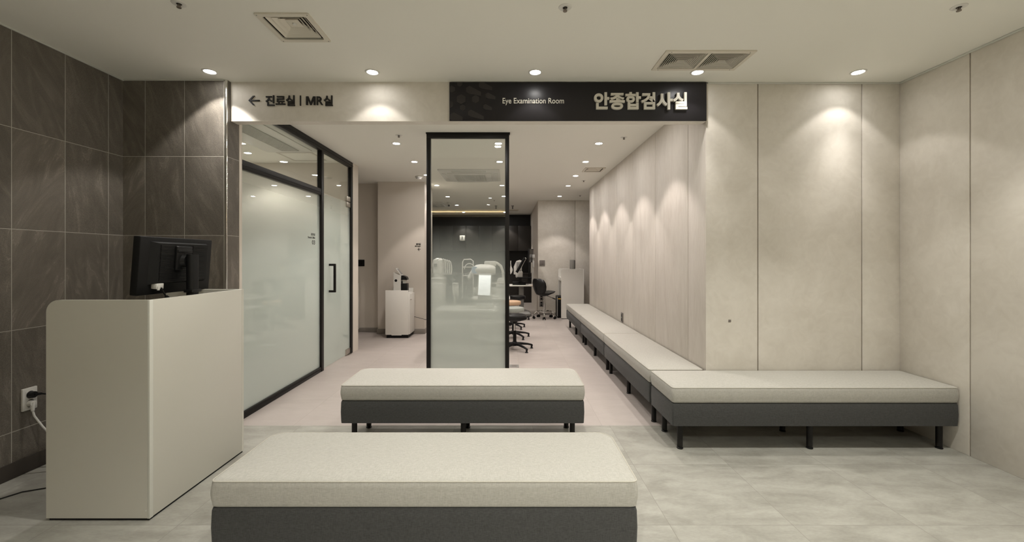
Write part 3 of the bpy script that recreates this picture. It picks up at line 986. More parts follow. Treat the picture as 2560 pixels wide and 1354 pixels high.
# outlet and cords on the left wall
t = thing('wall_socket', 'white double wall socket low on the left stone tiles', 'socket', (-2.93, 2.559, 0.447))
MB().box(-2.93, -2.918, 2.520, 2.600, 0.377, 0.512, 0.003).build('plate', M['plastic_white'], t)
MB().box(-2.919, -2.9165, 2.535, 2.585, 0.395, 0.494, 0.001).build('socket_insert', M['plastic_white'], t)
for z in (0.470, 0.418):
    MB().lathe([(0.0, -0.002), (0.018, -0.002), (0.020, 0.0), (0.022, 0.0015), (0.023, 0.0)], n=24).xf(Matrix.Translation((-2.9165, 2.560, z)) @ Matrix.Rotation(PI / 2, 4, 'Y')).build('socket_well', M['plastic_grey'], t)
t = thing('corded_plug', 'black power cord plugged into the upper half of the white socket', 'power cord', (-2.90, 2.56, 0.47))
MB().cyl((-2.9165, 2.560, 0.470), (-2.890, 2.560, 0.470), 0.020, 0.019).cyl((-2.898, 2.560, 0.470), (-2.893, 2.600, 0.463), 0.011, 0.007).build('plug', M['plastic_satin'], t)
MB().tube([(-2.893, 2.598, 0.463), (-2.885, 2.625, 0.452), (-2.865, 2.655, 0.41), (-2.83, 2.665, 0.33), (-2.77, 2.66, 0.22), (-2.66, 2.62, 0.10), (-2.55, 2.60, 0.03), (-2.40, 2.58, 0.006), (-2.2, 2.56, 0.006)], 0.0048, 10).build('cord', M['plastic_satin'], t)
t = thing('corded_plug', 'white power cord plugged into the lower half of the white socket', 'power cord', (-2.90, 2.555, 0.42))
MB().cyl((-2.9165, 2.556, 0.418), (-2.892, 2.556, 0.418), 0.019, 0.017).cyl((-2.899, 2.556, 0.424), (-2.893, 2.552, 0.372), 0.013, 0.008).build('plug', M['plastic_white'], t)
MB().tube([(-2.893, 2.552, 0.372), (-2.888, 2.556, 0.340), (-2.86, 2.575, 0.27), (-2.80, 2.585, 0.19), (-2.72, 2.59, 0.12), (-2.58, 2.58, 0.03), (-2.42, 2.56, 0.006), (-2.22, 2.54, 0.006)], 0.0055, 10).build('cord', M['plastic_white'], t)
t = MB().tube([(-2.86, 1.9, 0.004), (-2.80, 2.05, 0.004), (-2.78, 2.2, 0.004), (-2.70, 2.33, 0.004), (-2.5, 2.42, 0.004), (-2.25, 2.45, 0.004)], 0.003, 8).build('floor_cable', M['plastic_black'])
tag(t, 'thin black cable lying on the floor beside the left stone wall', 'cable')

# small grey cap on the right wall
t = MB().box(1.709, 1.727, 3.244, 3.2505, 0.807, 0.825, 0.001).build('blank_wall_cap', M['pinkish_plate'])
tag(t, 'tiny square grey cap on the right plaster wall above the bench', 'wall cap')

# ------------------------------------------------------------------ ceiling vents
def square_vent(label, x0, x1, y0, y1, z, mark):
    """ivory stepped diffuser; its neck goes up through the ceiling"""
    cx, cy = (x0 + x1) / 2, (y0 + y1) / 2
    t = thing('ceiling_vent', label, 'vent', (cx, cy, z), 0, 'square stepped ceiling vents')
    def frame(mb, ho, hi, zo0, zo1, zi0=None, zi1=None):
        zi0 = zo0 if zi0 is None else zi0
        zi1 = zo1 if zi1 is None else zi1
        o = rounded_rect(cx - ho, cx + ho, cy - ho, cy + ho, (ho * 0.06,) * 4, 4)
        i = rounded_rect(cx - hi, cx + hi, cy - hi, cy + hi, (hi * 0.12,) * 4, 4)
        A = [[(p[0], p[1], zz) for p in q] for q, zz in ((o, zo1), (o, zo0), (i, zi0), (i, zi1), (o, zo1))]
        return mb.loft(A, False, False)
    H = (x1 - x0) / 2
    frame(MB(), H + 0.025, H - 0.004, z - 0.008, z + 0.0, z - 0.008, z + 0.002).build('flange', M['vent'], t)
    nk = MB()
    nk.box(x0, x1, y0, y1, z + 0.085, z + 0.095).box(x0, x0 + 0.004, y0, y1, z, z + 0.09).box(x1 - 0.004, x1, y0, y1, z, z + 0.09).box(x0, x1, y0, y0 + 0.004, z, z + 0.09).box(x0, x1, y1 - 0.004, y1, z, z + 0.09)
    nk.build('duct_neck', M['vent_dark'], t)
    for k, (ho, hi, zz) in enumerate(((H - 0.016, H - 0.040, 0.010), (H - 0.038, H - 0.066, 0.019), (H - 0.064, H - 0.092, 0.027))):
        frame(MB(), ho, hi, z + zz - 0.012, z + zz - 0.010, z + zz + 0.010, z + zz + 0.012).build('louver_ring', M['vent'], t)
    hc = H - 0.090
    MB().loft([[(p[0], p[1], z + 0.024) for p in rounded_rect(cx - hc, cx + hc, cy - hc, cy + hc, (0.004,) * 4, 3)],
               [(p[0], p[1], z + 0.032) for p in rounded_rect(cx - hc * 0.9, cx + hc * 0.9, cy - hc * 0.9, cy + hc * 0.9, (0.004,) * 4, 3)]]).build('center_plate', M['vent'], t)
    MB().lathe([(0.0, 0.0), (0.009, 0.0), (0.012, 0.004), (0.012, 0.010)], (cx, cy, z + 0.016), 20).build('center_screw', M['plastic_white'], t)
    ribs = MB()
    for a in (PI / 4, 3 * PI / 4, 5 * PI / 4, 7 * PI / 4):
        d = Vector((math.cos(a), math.sin(a), 0))
        p0 = Vector((cx, cy, z + 0.038)) + d * hc * 0.8
        p1 = Vector((cx, cy, z + 0.030)) + d * (H * 1.30)
        ribs.tube([p0, p1], 0.004, 6)
    ribs.build('support_rib', M['vent'], t)
    for sx in (-1, 1):
        for sy in (-1, 1):
            MB().lathe([(0.0, 0.0), (0.003, 0.0), (0.0035, 0.001), (0.0035, 0.002)], (cx + sx * (H + 0.013), cy + sy * (H + 0.013), z - 0.0095), 12).build('screw', M['plastic_grey'], t)
    return t
square_vent('square stepped ivory vent on the waiting room ceiling above the arrow sign', *VENT_L, HC, 0)
square_vent('small square ivory vent on the corridor ceiling beside the right downlights', *VENT_S, HI, 0)

t = thing('ceiling_grille', 'double ceiling vent with two grey maze-pattern grilles above the black sign', 'vent', (1.33, 2.879, HC))
gx0, gx1, gy0, gy1 = 1.033, 1.628, 2.737, 3.020
fl = slab(gx0, gx1, gy0, gy1, HC - 0.008, HC + 0.001, [VENT_R1, VENT_R2])
fl.build('flange', M['vent'], t)
for vx in (VENT_R1, VENT_R2):
    x0, x1, y0, y1 = vx
    MB().box(x0, x1, y0, y1, HC + 0.040, HC + 0.050).build('duct_back', M['vent_dark'], t)
    g = MB()
    for k in range(8):
        d = 0.004 + k * 0.0135
        a0, a1, b0, b1 = x0 + d, x1 - d, y0 + d, y1 - d
        if b1 - b0 < 0.012:
            break
        wd = 0.0034
        zt, zb = HC + 0.010, HC - 0.006
        o = [(a0, b0), (a1, b0), (a1, b1), (a0, b1)]
        i = [(a0 + wd, b0 + wd), (a1 - wd, b0 + wd), (a1 - wd, b1 - wd), (a0 + wd, b1 - wd)]
        o2 = [(a0 + 0.0075, b0 + 0.0075), (a1 - 0.0075, b0 + 0.0075), (a1 - 0.0075, b1 - 0.0075), (a0 + 0.0075, b1 - 0.0075)]
        i2 = [(p[0] + (0.0028 if q == a0 else -0.0028), p[1]) for p, q in zip(o2, (a0, a1, a1, a0))]
        i2 = [(p[0], p[1] + (0.0028 if j < 2 else -0.0028)) for j, p in enumerate(i2)]
        if i2[2][1] <= i2[0][1]:
            o2, i2 = o, i
        g.loft([[(p[0], p[1], zt) for p in o2], [(p[0], p[1], zb) for p in o], [(p[0], p[1], zb) for p in i], [(p[0], p[1], zt) for p in i2], [(p[0], p[1], zt) for p in o2]], False, False)
    g.build('grille', M['vent_grey'], t, smooth=0)
for px, py in ((1.075, 2.751), (1.59, 2.751), (1.075, 3.008), (1.59, 3.008)):
    MB().lathe([(0.0, 0.0), (0.003, 0.0), (0.0035, 0.001), (0.0035, 0.002)], (px, py, HC - 0.0095), 12).build('screw', M['plastic_grey'], t)

# ------------------------------------------------------------------ sprinklers, smoke detector, camera
def sprinkler(loc, label):
    t = thing('sprinkler', label, 'sprinkler', loc, 0, 'ceiling sprinklers')
    MB().lathe([(0.012, 0.0), (0.013, -0.004), (0.026, -0.006), (0.034, -0.003), (0.036, 0.0)], n=32).build('escutcheon', M['plastic_white'], t, world=False)
    MB().lathe([(0.0, -0.003), (0.013, -0.0035), (0.0135, -0.001)], n=20).build('recess', M['plastic_black'], t, world=False)
    hd = MB()
    hd.cyl((0, 0, -0.003), (0, 0, -0.016), 0.0045, n=12)
    for s in (-1, 1):
        hd.tube([(s * 0.0085, 0, -0.003), (s * 0.0095, 0, -0.012), (s * 0.004, 0, -0.020)], 0.0016, 6)
    hd.lathe([(0.0, -0.0235), (0.011, -0.0235), (0.0115, -0.020), (0.004, -0.018)], n=20)
    hd.build('sprinkler_head', M['brass_sprinkler'], t, world=False)
    return t
sp = sprinkler((-1.754, 2.235, HC), 'sprinkler on the front ceiling at the top left, left of the square vent')
for loc, lab in (((0.309, 2.268, HC), 'sprinkler on the front ceiling at top centre'),
                 ((2.436, 2.265, HC), 'sprinkler on the front ceiling at the top right corner'),
                 ((-1.164, 4.47, HI), 'sprinkler beside the first downlight of the left corridor column'),
                 ((1.259, 4.55, HI), 'sprinkler nearest the header on the right of the corridor'),
                 ((1.28, 7.09, HI), 'sprinkler behind the small corridor vent'),
                 ((1.507, 8.77, HI), 'sprinkler before the far plaster wall beyond the corridor bench'),
                 ((-0.31, 9.5, HI), 'sprinkler behind the partition glass before the dark cabinets')):
    dup(sp, loc, label=lab)
t = thing('smoke_detector', 'white round smoke detector on the ceiling before the pillar', 'smoke detector', (-1.434, 6.74, HI))
MB().lathe([(0.058, 0.0), (0.060, -0.006), (0.056, -0.022), (0.045, -0.026)], n=36).build('base', M['plastic_white'], t, world=False)
MB().lathe([(0.044, -0.020), (0.042, -0.038), (0.030, -0.046), (0.0, -0.048)], n=36).build('sensor_head', M['plastic_white'], t, world=False)
MB().lathe([(0.0455, -0.027), (0.0455, -0.034), (0.043, -0.034)], n=36).build('sensor_slots', M['plastic_grey'], t, world=False)
t = thing('security_camera', 'white ball security camera under the ceiling behind the partition glass', 'camera', (-1.40, 9.9, HI))
MB().lathe([(0.048, 0.0), (0.05, -0.012), (0.045, -0.03), (0.03, -0.035)], n=32).build('mount', M['plastic_white'], t, world=False)
MB().sphere((0, 0, -0.060), 0.045).build('ball_housing', M['plastic_white'], t, world=False)
MB().cyl((0.008, -0.030, -0.075), (0.012, -0.047, -0.085), 0.024, 0.02).build('camera_lens', M['screen_off'], t, world=False)

t = thing('slot_vent', 'thin slot vent on the far ceiling before the dark cabinets', 'vent', (0.15, 11.5, HI))
MB().box(0.02, 0.29, 11.35, 11.65, HI - 0.010, HI, 0.002).build('frame', M['vent'], t)
sl = MB()
for k in range(5):
    sl.box(0.045, 0.265, 11.39 + k * 0.05, 11.415 + k * 0.05, HI - 0.012, HI - 0.009)
sl.build('slats', M['vent_grey'], t)
t = thing('ceiling_sensor', 'small dark sensor on the far ceiling right of the partition', 'sensor', (0.115, 10.5, HI))
MB().cyl((0, 0, -0.02), (0, 0, 0.0), 0.03, 0.034).cyl((0, 0, -0.085), (0, 0, -0.02), 0.018, 0.016).build('body', M['plastic_grey'], t, world=False)
dup(t, (-0.30, 10.5, HI), label='small dark sensor on the far ceiling behind the partition glass')

# ------------------------------------------------------------------ ceiling air conditioners, hatch
def cassette(label, cx, cy, half):
    t = thing('ceiling_air_conditioner', label, 'air conditioner', (cx, cy, HI), 0, 'four-way ceiling air conditioners')
    h = half
    sq = lambda r, z, rr=0.03: [(p[0], p[1], z) for p in rounded_rect(-r, r, -r, r, (rr,) * 4, 5)]
    MB().loft([sq(h, 0.0), sq(h, -0.012), sq(h - 0.01, -0.020), sq(h - 0.10, -0.030), sq(h - 0.11, -0.030)]).build('panel', M['ac'], t, world=False)
    for k in range(4):
        MB().box(-h * 0.56, h * 0.56, -h + 0.035, -h + 0.095, -0.036, -0.022, 0.003).xf(Matrix.Rotation(PI / 2 * k, 4, 'Z')).build('air_flap', M['ac'], t, world=False)
    MB().loft([sq(h - 0.13, -0.029), sq(h - 0.13, -0.042), sq(h - 0.14, -0.046)]).build('intake_cover', M['ac'], t, world=False)
    g = MB()
    n, r = 22, h - 0.22
    for k in range(n + 1):
        u = -r + 2 * r * k / n
        g.box(u - 0.003, u + 0.003, -r, r, -0.050, -0.045)
        g.box(-r, r, u - 0.003, u + 0.003, -0.050, -0.045)
    ob = g.build('intake_grille', M['ac'], t, world=False, smooth=0)
    MB().box(-r, r, -r, r, -0.0468, -0.045).build('filter', M['ac_grille'], t, world=False)
    return t
cassette('square white ceiling air conditioner seen through the glass partition', -0.585, 6.63, 0.46)
cassette('square white ceiling air conditioner far back, beside the security camera', -1.95, 10.2, 0.43)
t = thing('ceiling_air_conditioner', 'long one-way ceiling air conditioner in the office above the transom glass', 'air conditioner', (-2.62, 4.45, HI))
MB().loft([[(p[0], p[1], z) for p in rounded_rect(-2.95 + i, -2.30 - i, 3.75 + i, 5.14 - i, (0.03,) * 4, 4)] for i, z in ((0, HI), (0, HI - 0.010), (0.012, HI - 0.018))]).build('panel', M['ac'], t)
MB().loft([[(p[0], p[1], z) for p in rounded_rect(-2.46, -2.36, 3.85, 5.06, (0.02,) * 4, 4)] for z in (HI - 0.017, HI - 0.026)]).build('air_flap', M['ac'], t)
MB().box(-2.715, -2.515, 3.84, 5.04, HI - 0.022, HI - 0.017).build('filter', M['ac_mesh'], t)
g = MB()
for k in range(14):
    u = -2.715 + 0.2 * k / 13
    g.box(u - 0.0022, u + 0.0022, 3.84, 5.04, HI - 0.026, HI - 0.021)
for k in range(61):
    v = 3.84 + 1.2 * k / 60
    g.box(-2.715, -2.515, v - 0.0026, v + 0.0026, HI - 0.026, HI - 0.021)
g.build('intake_grille', M['ac'], t, smooth=0)
t = thing('ceiling_hatch', 'square access hatch in the office ceiling behind the transom glass', 'access hatch', (-2.655, 5.415, HI))
fr = slab(-2.88, -2.43, 5.2, 5.63, HI - 0.004, HI, [(-2.855, -2.455, 5.225, 5.605)])
fr.build('hatch_frame', M['vent_grey'], t)
MB().box(-2.850, -2.460, 5.230, 5.600, HI - 0.003, HI).build('hatch_panel', M['ceiling'], t)

# ------------------------------------------------------------------ cabinet with the lens meter, side passage
def small_cabinet(label, loc, w_, d_, h_):
    t = thing('storage_cabinet', label, 'cabinet', loc)
    x0, x1, y0, y1 = -w_ / 2, w_ / 2, -d_ / 2, d_ / 2
    MB().box(x0 + 0.012, x1 - 0.03, y0 + 0.03, y1, 0, 0.055).build('plinth', M['plastic_black'], t, world=False)
    MB().box(x0, x1 - 0.02, y0 + 0.014, y1, 0.055, h_ - 0.05, 0.002).build('body', M['white'], t, world=False)
    MB().box(x0, x1 - 0.018, y0, y0 + 0.014, 0.055, h_, 0.0015).box(x0 + 0.10, x0 + 0.26, y0 + 0.002, y0 + 0.010, 0.045, 0.058).build('front_panel', M['white'], t, world=False)
    d = MB().box(x1 - 0.020, x1, y0 + 0.016, y1 - 0.004, 0.060, h_ - 0.060, 0.0015).build('door', M['white'], t, world=False)
    MB().box(x1 - 0.001, x1 + 0.016, y0 + 0.06, y0 + 0.11, h_ - 0.16, h_ - 0.148, 0.002).build('handle', M['steel'], d, world=False)
    MB().box(x0 + 0.02, x1 - 0.02, y1 - 0.014, y1, h_ - 0.05, h_ + 0.015, 0.0015).build('back_rail', M['white'], t, world=False)
    return t
small_cabinet('white cabinet with a lens meter on top beside the pillar', (-1.795, 6.99, 0), 0.39, 0.38, 0.775)
small_cabinet('white cabinet mostly hidden behind the office door frame', (-2.86, 7.16, 0), 0.50, 0.40, 0.92)

t = thing('lens_meter', 'white and black lens meter on the white cabinet', 'instrument', (-1.80, 6.98, 0.725))
zb = 0.725
MB().prism([(-1.885, zb), (-1.765, zb), (-1.765, zb + 0.215), (-1.760, zb + 0.285), (-1.885, zb + 0.335)], 'y', 6.90, 7.04).build('housing', M['plastic_white'], t, smooth=20)
MB().box(-1.768, -1.665, 6.905, 7.035, zb, zb + 0.155, 0.006).box(-1.785, -1.75, 6.93, 7.01, zb + 0.155, zb + 0.190, 0.004).build('lens_table', M['plastic_satin'], t)
MB().loft([[(x, y, z) for y, z in ((6.91, zb + 0.215), (7.03, zb + 0.215), (7.03, zt), (6.91, zt))] for x, zt in ((-1.766, zb + 0.290), (-1.72, zb + 0.282), (-1.68, zb + 0.262), (-1.668, zb + 0.235))]).build('nose', M['plastic_satin'], t, smooth=25)
MB().box(-1.745, -1.70, 6.94, 7.00, zb + 0.155, zb + 0.20, 0.004).box(-1.70, -1.665, 6.94, 7.00, zb + 0.200, zb + 0.212, 0.003).build('lens_holder', M['plastic_white'], t)
tm = Matrix.Translation((-1.805, 6.97, zb + 0.345)) @ Matrix.Rotation(math.radians(52), 4, 'Y')
sh = MB().box(-0.075, 0.075, -0.065, 0.065, -0.008, 0.008, 0.004).xf(tm).build('display', M['plastic_white'], t)
MB().box(-0.060, 0.060, -0.052, 0.052, 0.008, 0.010).xf(tm).build('display_screen', M['plastic_grey'], sh)
MB().cyl((-1.845, 6.898, zb + 0.205), (-1.845, 6.901, zb + 0.205), 0.022).build('round_badge', M['plastic_black'], t)
t = MB().tube([(-1.60, 7.15, 0.30), (-1.55, 7.17, 0.285), (-1.48, 7.18, 0.265), (-1.42, 7.17, 0.25), (-1.35, 7.16, 0.24)], 0.004, 8).build('power_cable', M['plastic_black'])
tag(t, 'thin black cable drooping beside the white cabinet at the pillar', 'cable')

t = thing('wall_sign', 'small black Korean lettering with left arrow on the pillar', 'sign', (-1.54, 7.20, 1.50))
def px(p): return (p - 1270) * 7.2 / 1048
def pz(p): return 1.304 + (644 - p) * 7.2 / 1048
text_obj('lettering', 'MR실', px(1040.5), px(1051.5), pz(612.2), pz(607), M['letter_dark'], t, 'y', 7.199, 0.003, 0.03)
text_obj('lettering', 'MR Room', px(1037.5), px(1051.5), pz(616.3), pz(613.4), M['letter_dark'], t, 'y', 7.199, 0.003, 0.03)
aw = MB().box(px(1044.5), px(1051.5), 7.196, 7.199, pz(623.0), pz(622.0))
for s in (1, -1):
    aw.prism([(px(1044.2), pz(622.5)), (px(1047.6), pz(622.5 - s * 3.6)), (px(1048.8), pz(622.5 - s * 3.6)), (px(1045.8), pz(622.5))], 'y', 7.196, 7.199)
aw.build('arrow', M['letter_dark'], t)
t = thing('light_switch', 'black light switch on the dim passage wall left of the pillar', 'switch', (-2.575, 7.38, 1.21))
MB().box(-2.65, -2.525, 7.368, 7.38, 1.155, 1.27, 0.003).build('plate', M['plastic_black'], t)
MB().box(-2.632, -2.592, 7.364, 7.369, 1.175, 1.25, 0.002).box(-2.584, -2.544, 7.364, 7.369, 1.175, 1.25, 0.002).build('rocker', M['plastic_satin'], t)

# ------------------------------------------------------------------ sockets on the right
def socket_stack(name, label, axis, at, u, z, mat, wells=2, w_=0.075, h_=0.125):
    loc = (at, u, z) if axis == 'x' else (u, at, z)
    t = thing(name, label, 'socket', loc)
    s = MB()
    if axis == 'x':
        s.box(at - 0.012, at + 0.001, u - w_ / 2, u + w_ / 2, z - h_ / 2, z + h_ / 2, 0.003)
    else:
        s.box(u - w_ / 2, u + w_ / 2, at - 0.012, at + 0.001, z - h_ / 2, z + h_ / 2, 0.003)
    s.build('plate', mat, t)
    for k in range(wells):
        zz = z + (k - (wells - 1) / 2) * h_ / wells * 0.86
        rot = Matrix.Rotation(-PI / 2, 4, 'Y') if axis == 'x' else Matrix.Rotation(PI / 2, 4, 'X')
        p = (at - 0.0122, u, zz) if axis == 'x' else (u, at - 0.0122, zz)
        MB().lathe([(0.0, 0.0005), (0.019, 0.0005), (0.021, 0.0015), (0.022, 0.0)], n=20).xf(Matrix.Translation(p) @ rot).build('socket_well', M['plastic_black'], t)
    return t
socket_stack('wall_socket', 'dark double wall socket just above the corridor bench', 'x', 1.535, 5.62, 0.505, M['pinkish_plate'])
t = thing('light_switch', 'taupe double light switch on the far plaster wall', 'switch', (0.78, 9.55, 1.185))
MB().box(0.715, 0.840, 9.538, 9.551, 1.122, 1.248, 0.003).build('plate', M['pinkish_plate'], t)
MB().box(0.734, 0.772, 9.534, 9.539, 1.145, 1.225, 0.002).box(0.782, 0.820, 9.534, 9.539, 1.145, 1.225, 0.002).build('rocker', M['pinkish_plate'], t)
socket_stack('wall_socket', 'upper grey wall socket behind the chrome chair', 'y', 9.55, 0.76, 0.40, M['pinkish_plate'], 2, 0.09, 0.13)
socket_stack('wall_socket', 'lower grey wall socket behind the chrome chair', 'y', 9.55, 0.76, 0.255, M['pinkish_plate'], 2, 0.09, 0.13)
t = thing('floor_outlet', 'flat grey floor outlet cover beside the partition foot', 'floor outlet', (0.075, 5.05, 0))
MB().box(0.02, 0.13, 4.99, 5.11, 0, 0.004, 0.001).build('cover_plate', M['plastic_grey'], t)
MB().box(0.045, 0.105, 5.02, 5.08, 0.004, 0.0055, 0.001).build('flap', M['pinkish_plate'], t)

# ------------------------------------------------------------------ white desk counter at the far right
t = thing('service_counter', 'white service counter with rounded corner beyond the corridor bench', 'counter', (1.36, 9.2, 0))
def far_panel(y0, y1, x0, x1, z0, h, r=0.05):
    return screen_panel(y0, y1, x0, x1, z0, h, r)
far_panel(8.93, 8.95, 1.133, 1.60, 0.012, 1.065).build('front_panel', M['white'], t, smooth=20)
far_panel(9.46, 9.48, 1.133, 1.60, 0.012, 1.065).build('rear_panel', M['white'], t, smooth=20)
MB().box(1.60, 1.62, 8.93, 9.48, 0.012, 1.065, 0.001).build('side_panel', M['white'], t)
MB().box(1.14, 1.60, 8.95, 9.46, 0.80, 0.88, 0.001).build('desktop', M['white'], t)
MB().box(1.14, 1.615, 8.936, 8.948, 0.0, 0.012).box(1.14, 1.615, 9.464, 9.476, 0.0, 0.012).build('floor_gap_strip', M['plastic_black'], t)
t = thing('monitor', 'slim grey monitor edge-on above the white service counter', 'monitor', (1.42, 9.15, 0.88))
MB().box(1.380, 1.430, 9.00, 9.38, 0.955, 1.26, 0.004).build('housing', M['plastic_grey'], t)
MB().box(1.430, 1.443, 9.01, 9.37, 0.965, 1.25, 0.002).build('back_cover', M['plastic_black'], t)
MB().box(1.40, 1.43, 9.15, 9.21, 0.892, 1.0, 0.004).build('stand_column', M['plastic_black'], t)
MB().box(1.34, 1.49, 9.08, 9.28, 0.88, 0.893, 0.004).build('stand_base', M['plastic_black'], t)
t = thing('computer_tower', 'black computer tower on the floor beside the white service counter', 'computer', (1.15, 9.25, 0))
MB().box(1.07, 1.25, 9.08, 9.44, 0.03, 0.465, 0.012).build('case', M['plastic_black'], t)
MB().box(1.085, 1.15, 9.077, 9.081, 0.405, 0.428).build('sticker', M['yellow'], t, label='yellow and white sticker')
MB().box(1.066, 1.074, 9.075, 9.10, 0.035, 0.46, 0.002).build('bezel_strip', M['plastic_white'], t)
for fx in (1.09, 1.23):
    for fy in (9.10, 9.42):
        MB().cyl((fx, fy, 0), (fx, fy, 0.032), 0.014, n=16).build('foot', M['plastic_black'], t)

# ------------------------------------------------------------------ stools
def make_stool(label, seat_mat, loc, rotz, h):
    t = thing('stool', label, 'stool', loc, rotz, 'round stools on star bases')
    MB().lathe([(0.0, h - 0.075), (0.150, h - 0.075), (0.170, h - 0.068), (0.176, h - 0.050), (0.176, h - 0.022), (0.170, h - 0.006), (0.150, h), (0.0, h + 0.004)], n=48).build('seat', seat_mat, t, world=False, smooth=50)
    MB().lathe([(0.0, h - 0.088), (0.10, h - 0.088), (0.105, h - 0.075), (0.0, h - 0.074)], n=32).cyl((0, 0, h - 0.13), (0, 0, h - 0.088), 0.030, 0.05).build('seat_plate', M['plastic_black'], t, world=False)
    MB().cyl((0, 0, 0.22), (0, 0, h - 0.12), 0.014).build('gas_lift', M['chrome'], t, world=False)
    MB().cyl((0, 0, 0.07), (0, 0, 0.27), 0.026, 0.024).lathe([(0.0, 0.055), (0.048, 0.06), (0.050, 0.095), (0.03, 0.115), (0.0, 0.116)]).build('column', M['plastic_black'], t, world=False)
    for k in range(5):
        a = 2 * PI * k / 5
        m = Matrix.Rotation(a, 4, 'Z')
        rings = []
        for (r, zc, wd, th) in ((0.02, 0.085, 0.026, 0.024), (0.10, 0.082, 0.021, 0.019), (0.20, 0.068, 0.018, 0.015), (0.262, 0.052, 0.017, 0.013), (0.275, 0.046, 0.015, 0.011)):
            rings.append([m @ Vector((r, wd * math.cos(2 * PI * j / 12), zc + th * math.sin(2 * PI * j / 12))) for j in range(12)])
        lg = MB().loft(rings).build('leg', M['plastic_black'], t, world=False)
        MB().cyl((0.262, 0, 0.008), (0.262, 0, 0.055), 0.014).lathe([(0.0, 0.0), (0.022, 0.0), (0.024, 0.005), (0.014, 0.012)], (0.262, 0, 0), 20).xf(m).build('foot', M['plastic_satin'], lg, world=False)
    return t
black_stool = make_stool('black vinyl stool nearest the partition, half hidden by it', M['leather_black'], (0.095, 5.96, 0), 0.35, 0.50)
make_stool('pale grey-green stool behind the black stool', M['leather_teal'], (0.090, 6.87, 0), 0.30, 0.495)
make_stool('tan topped stool behind the grey-green stool', M['leather_peach'], (0.065, 7.80, 0), 0.40, 0.505)

dup(black_stool, (0.20, 8.93, 0), 0.8, label='black vinyl stool tucked under the far white table')

# ------------------------------------------------------------------ chrome saddle chair
t = thing('swivel_chair', 'black saddle swivel chair on a chrome ring base by the far wall', 'chair', (0.785, 9.02, 0), math.radians(36))
# seat: saddle pad, faces local +x
rings = []
for (x, hw, zt, th) in ((-0.16, 0.10, 0.555, 0.03), (-0.12, 0.17, 0.545, 0.05), (-0.04, 0.20, 0.535, 0.06), (0.05, 0.19, 0.545, 0.055), (0.13, 0.17, 0.575, 0.055), (0.19, 0.14, 0.592, 0.05), (0.225, 0.08, 0.575, 0.03)):
    ring = []
    for j in range(20):
        a = 2 * PI * j / 20
        y = hw * math.cos(a)
        z = zt - th * 0.5 + th * 0.5 * math.sin(a) + 0.05 * (y / 0.2) ** 2 * (0.4 if x > 0.1 else 1)
        ring.append((x, y, z))
    rings.append(ring)
MB().loft(rings).build('seat', M['leather_black'], t, world=False, smooth=60)
# backrest: curved egg-shaped shell
bk = []
for (z, hw) in ((0.525, 0.08), (0.56, 0.14), (0.62, 0.185), (0.70, 0.205), (0.77, 0.20), (0.83, 0.165), (0.862, 0.10)):
    ring = []
    xb = -0.165 - 0.07 * math.sin((z - 0.52) / 0.35 * PI * 0.6)
    m_ = 14
    for j in range(m_ + 1):
        u = -1 + 2 * j / m_
        ring.append((xb + 0.10 * u * u * (hw / 0.205), hw * u, z))
    for j in range(m_ + 1):
        u = 1 - 2 * j / m_
        ring.append((xb - 0.035 * math.sqrt(max(0, 1 - u * u)) + 0.10 * u * u * (hw / 0.205) - 0.008, hw * u * 1.01, z))
    bk.append(ring)
MB().loft(bk).build('backrest', M['leather_black'], t, world=False, smooth=60)
MB().box(-0.25, -0.15, 0.12, 0.185, 0.700, 0.7085, 0.002).build('backrest_slot', M['leather_peach'], t, world=False)
MB().cyl((0, 0, 0.30), (0, 0, 0.50), 0.011).cyl((0, 0, 0.14), (0, 0, 0.33), 0.019).build('gas_lift', M['chrome'], t, world=False)
MB().box(-0.10, 0.08, -0.05, 0.05, 0.490, 0.510, 0.004).build('seat_plate', M['plastic_black'], t, world=False)
MB().tube([(0.02, -0.03, 0.492), (0.07, -0.10, 0.465), (0.12, -0.16, 0.435)], 0.005, 8).cyl((0.105, -0.142, 0.444), (0.145, -0.19, 0.42), 0.011, n=12).build('lever', M['plastic_black'], t, world=False)
MB().tube([(0.155 * math.cos(2 * PI * k / 40), 0.155 * math.sin(2 * PI * k / 40), 0.155) for k in range(40)], 0.010, 10, closed=True).build('foot_ring', M['chrome'], t, world=False)
for k in range(5):
    a = 2 * PI * k / 5 + 0.2
    m = Matrix.Rotation(a, 4, 'Z')
    lg = MB().tube([(0.015, 0, 0.150), (0.12, 0, 0.155), (0.19, 0, 0.145), (0.225, 0, 0.115), (0.235, 0, 0.06)], 0.012, 10).xf(m).build('leg', M['chrome'], t, world=False)
    MB().cyl((0.235, 0.012, 0.026), (0.235, 0.030, 0.026), 0.026).cyl((0.235, -0.012, 0.026), (0.235, -0.030, 0.026), 0.026).cyl((0.235, 0, 0.02), (0.235, 0, 0.066), 0.012).xf(m).build('caster', M['plastic_black'], lg, world=False)

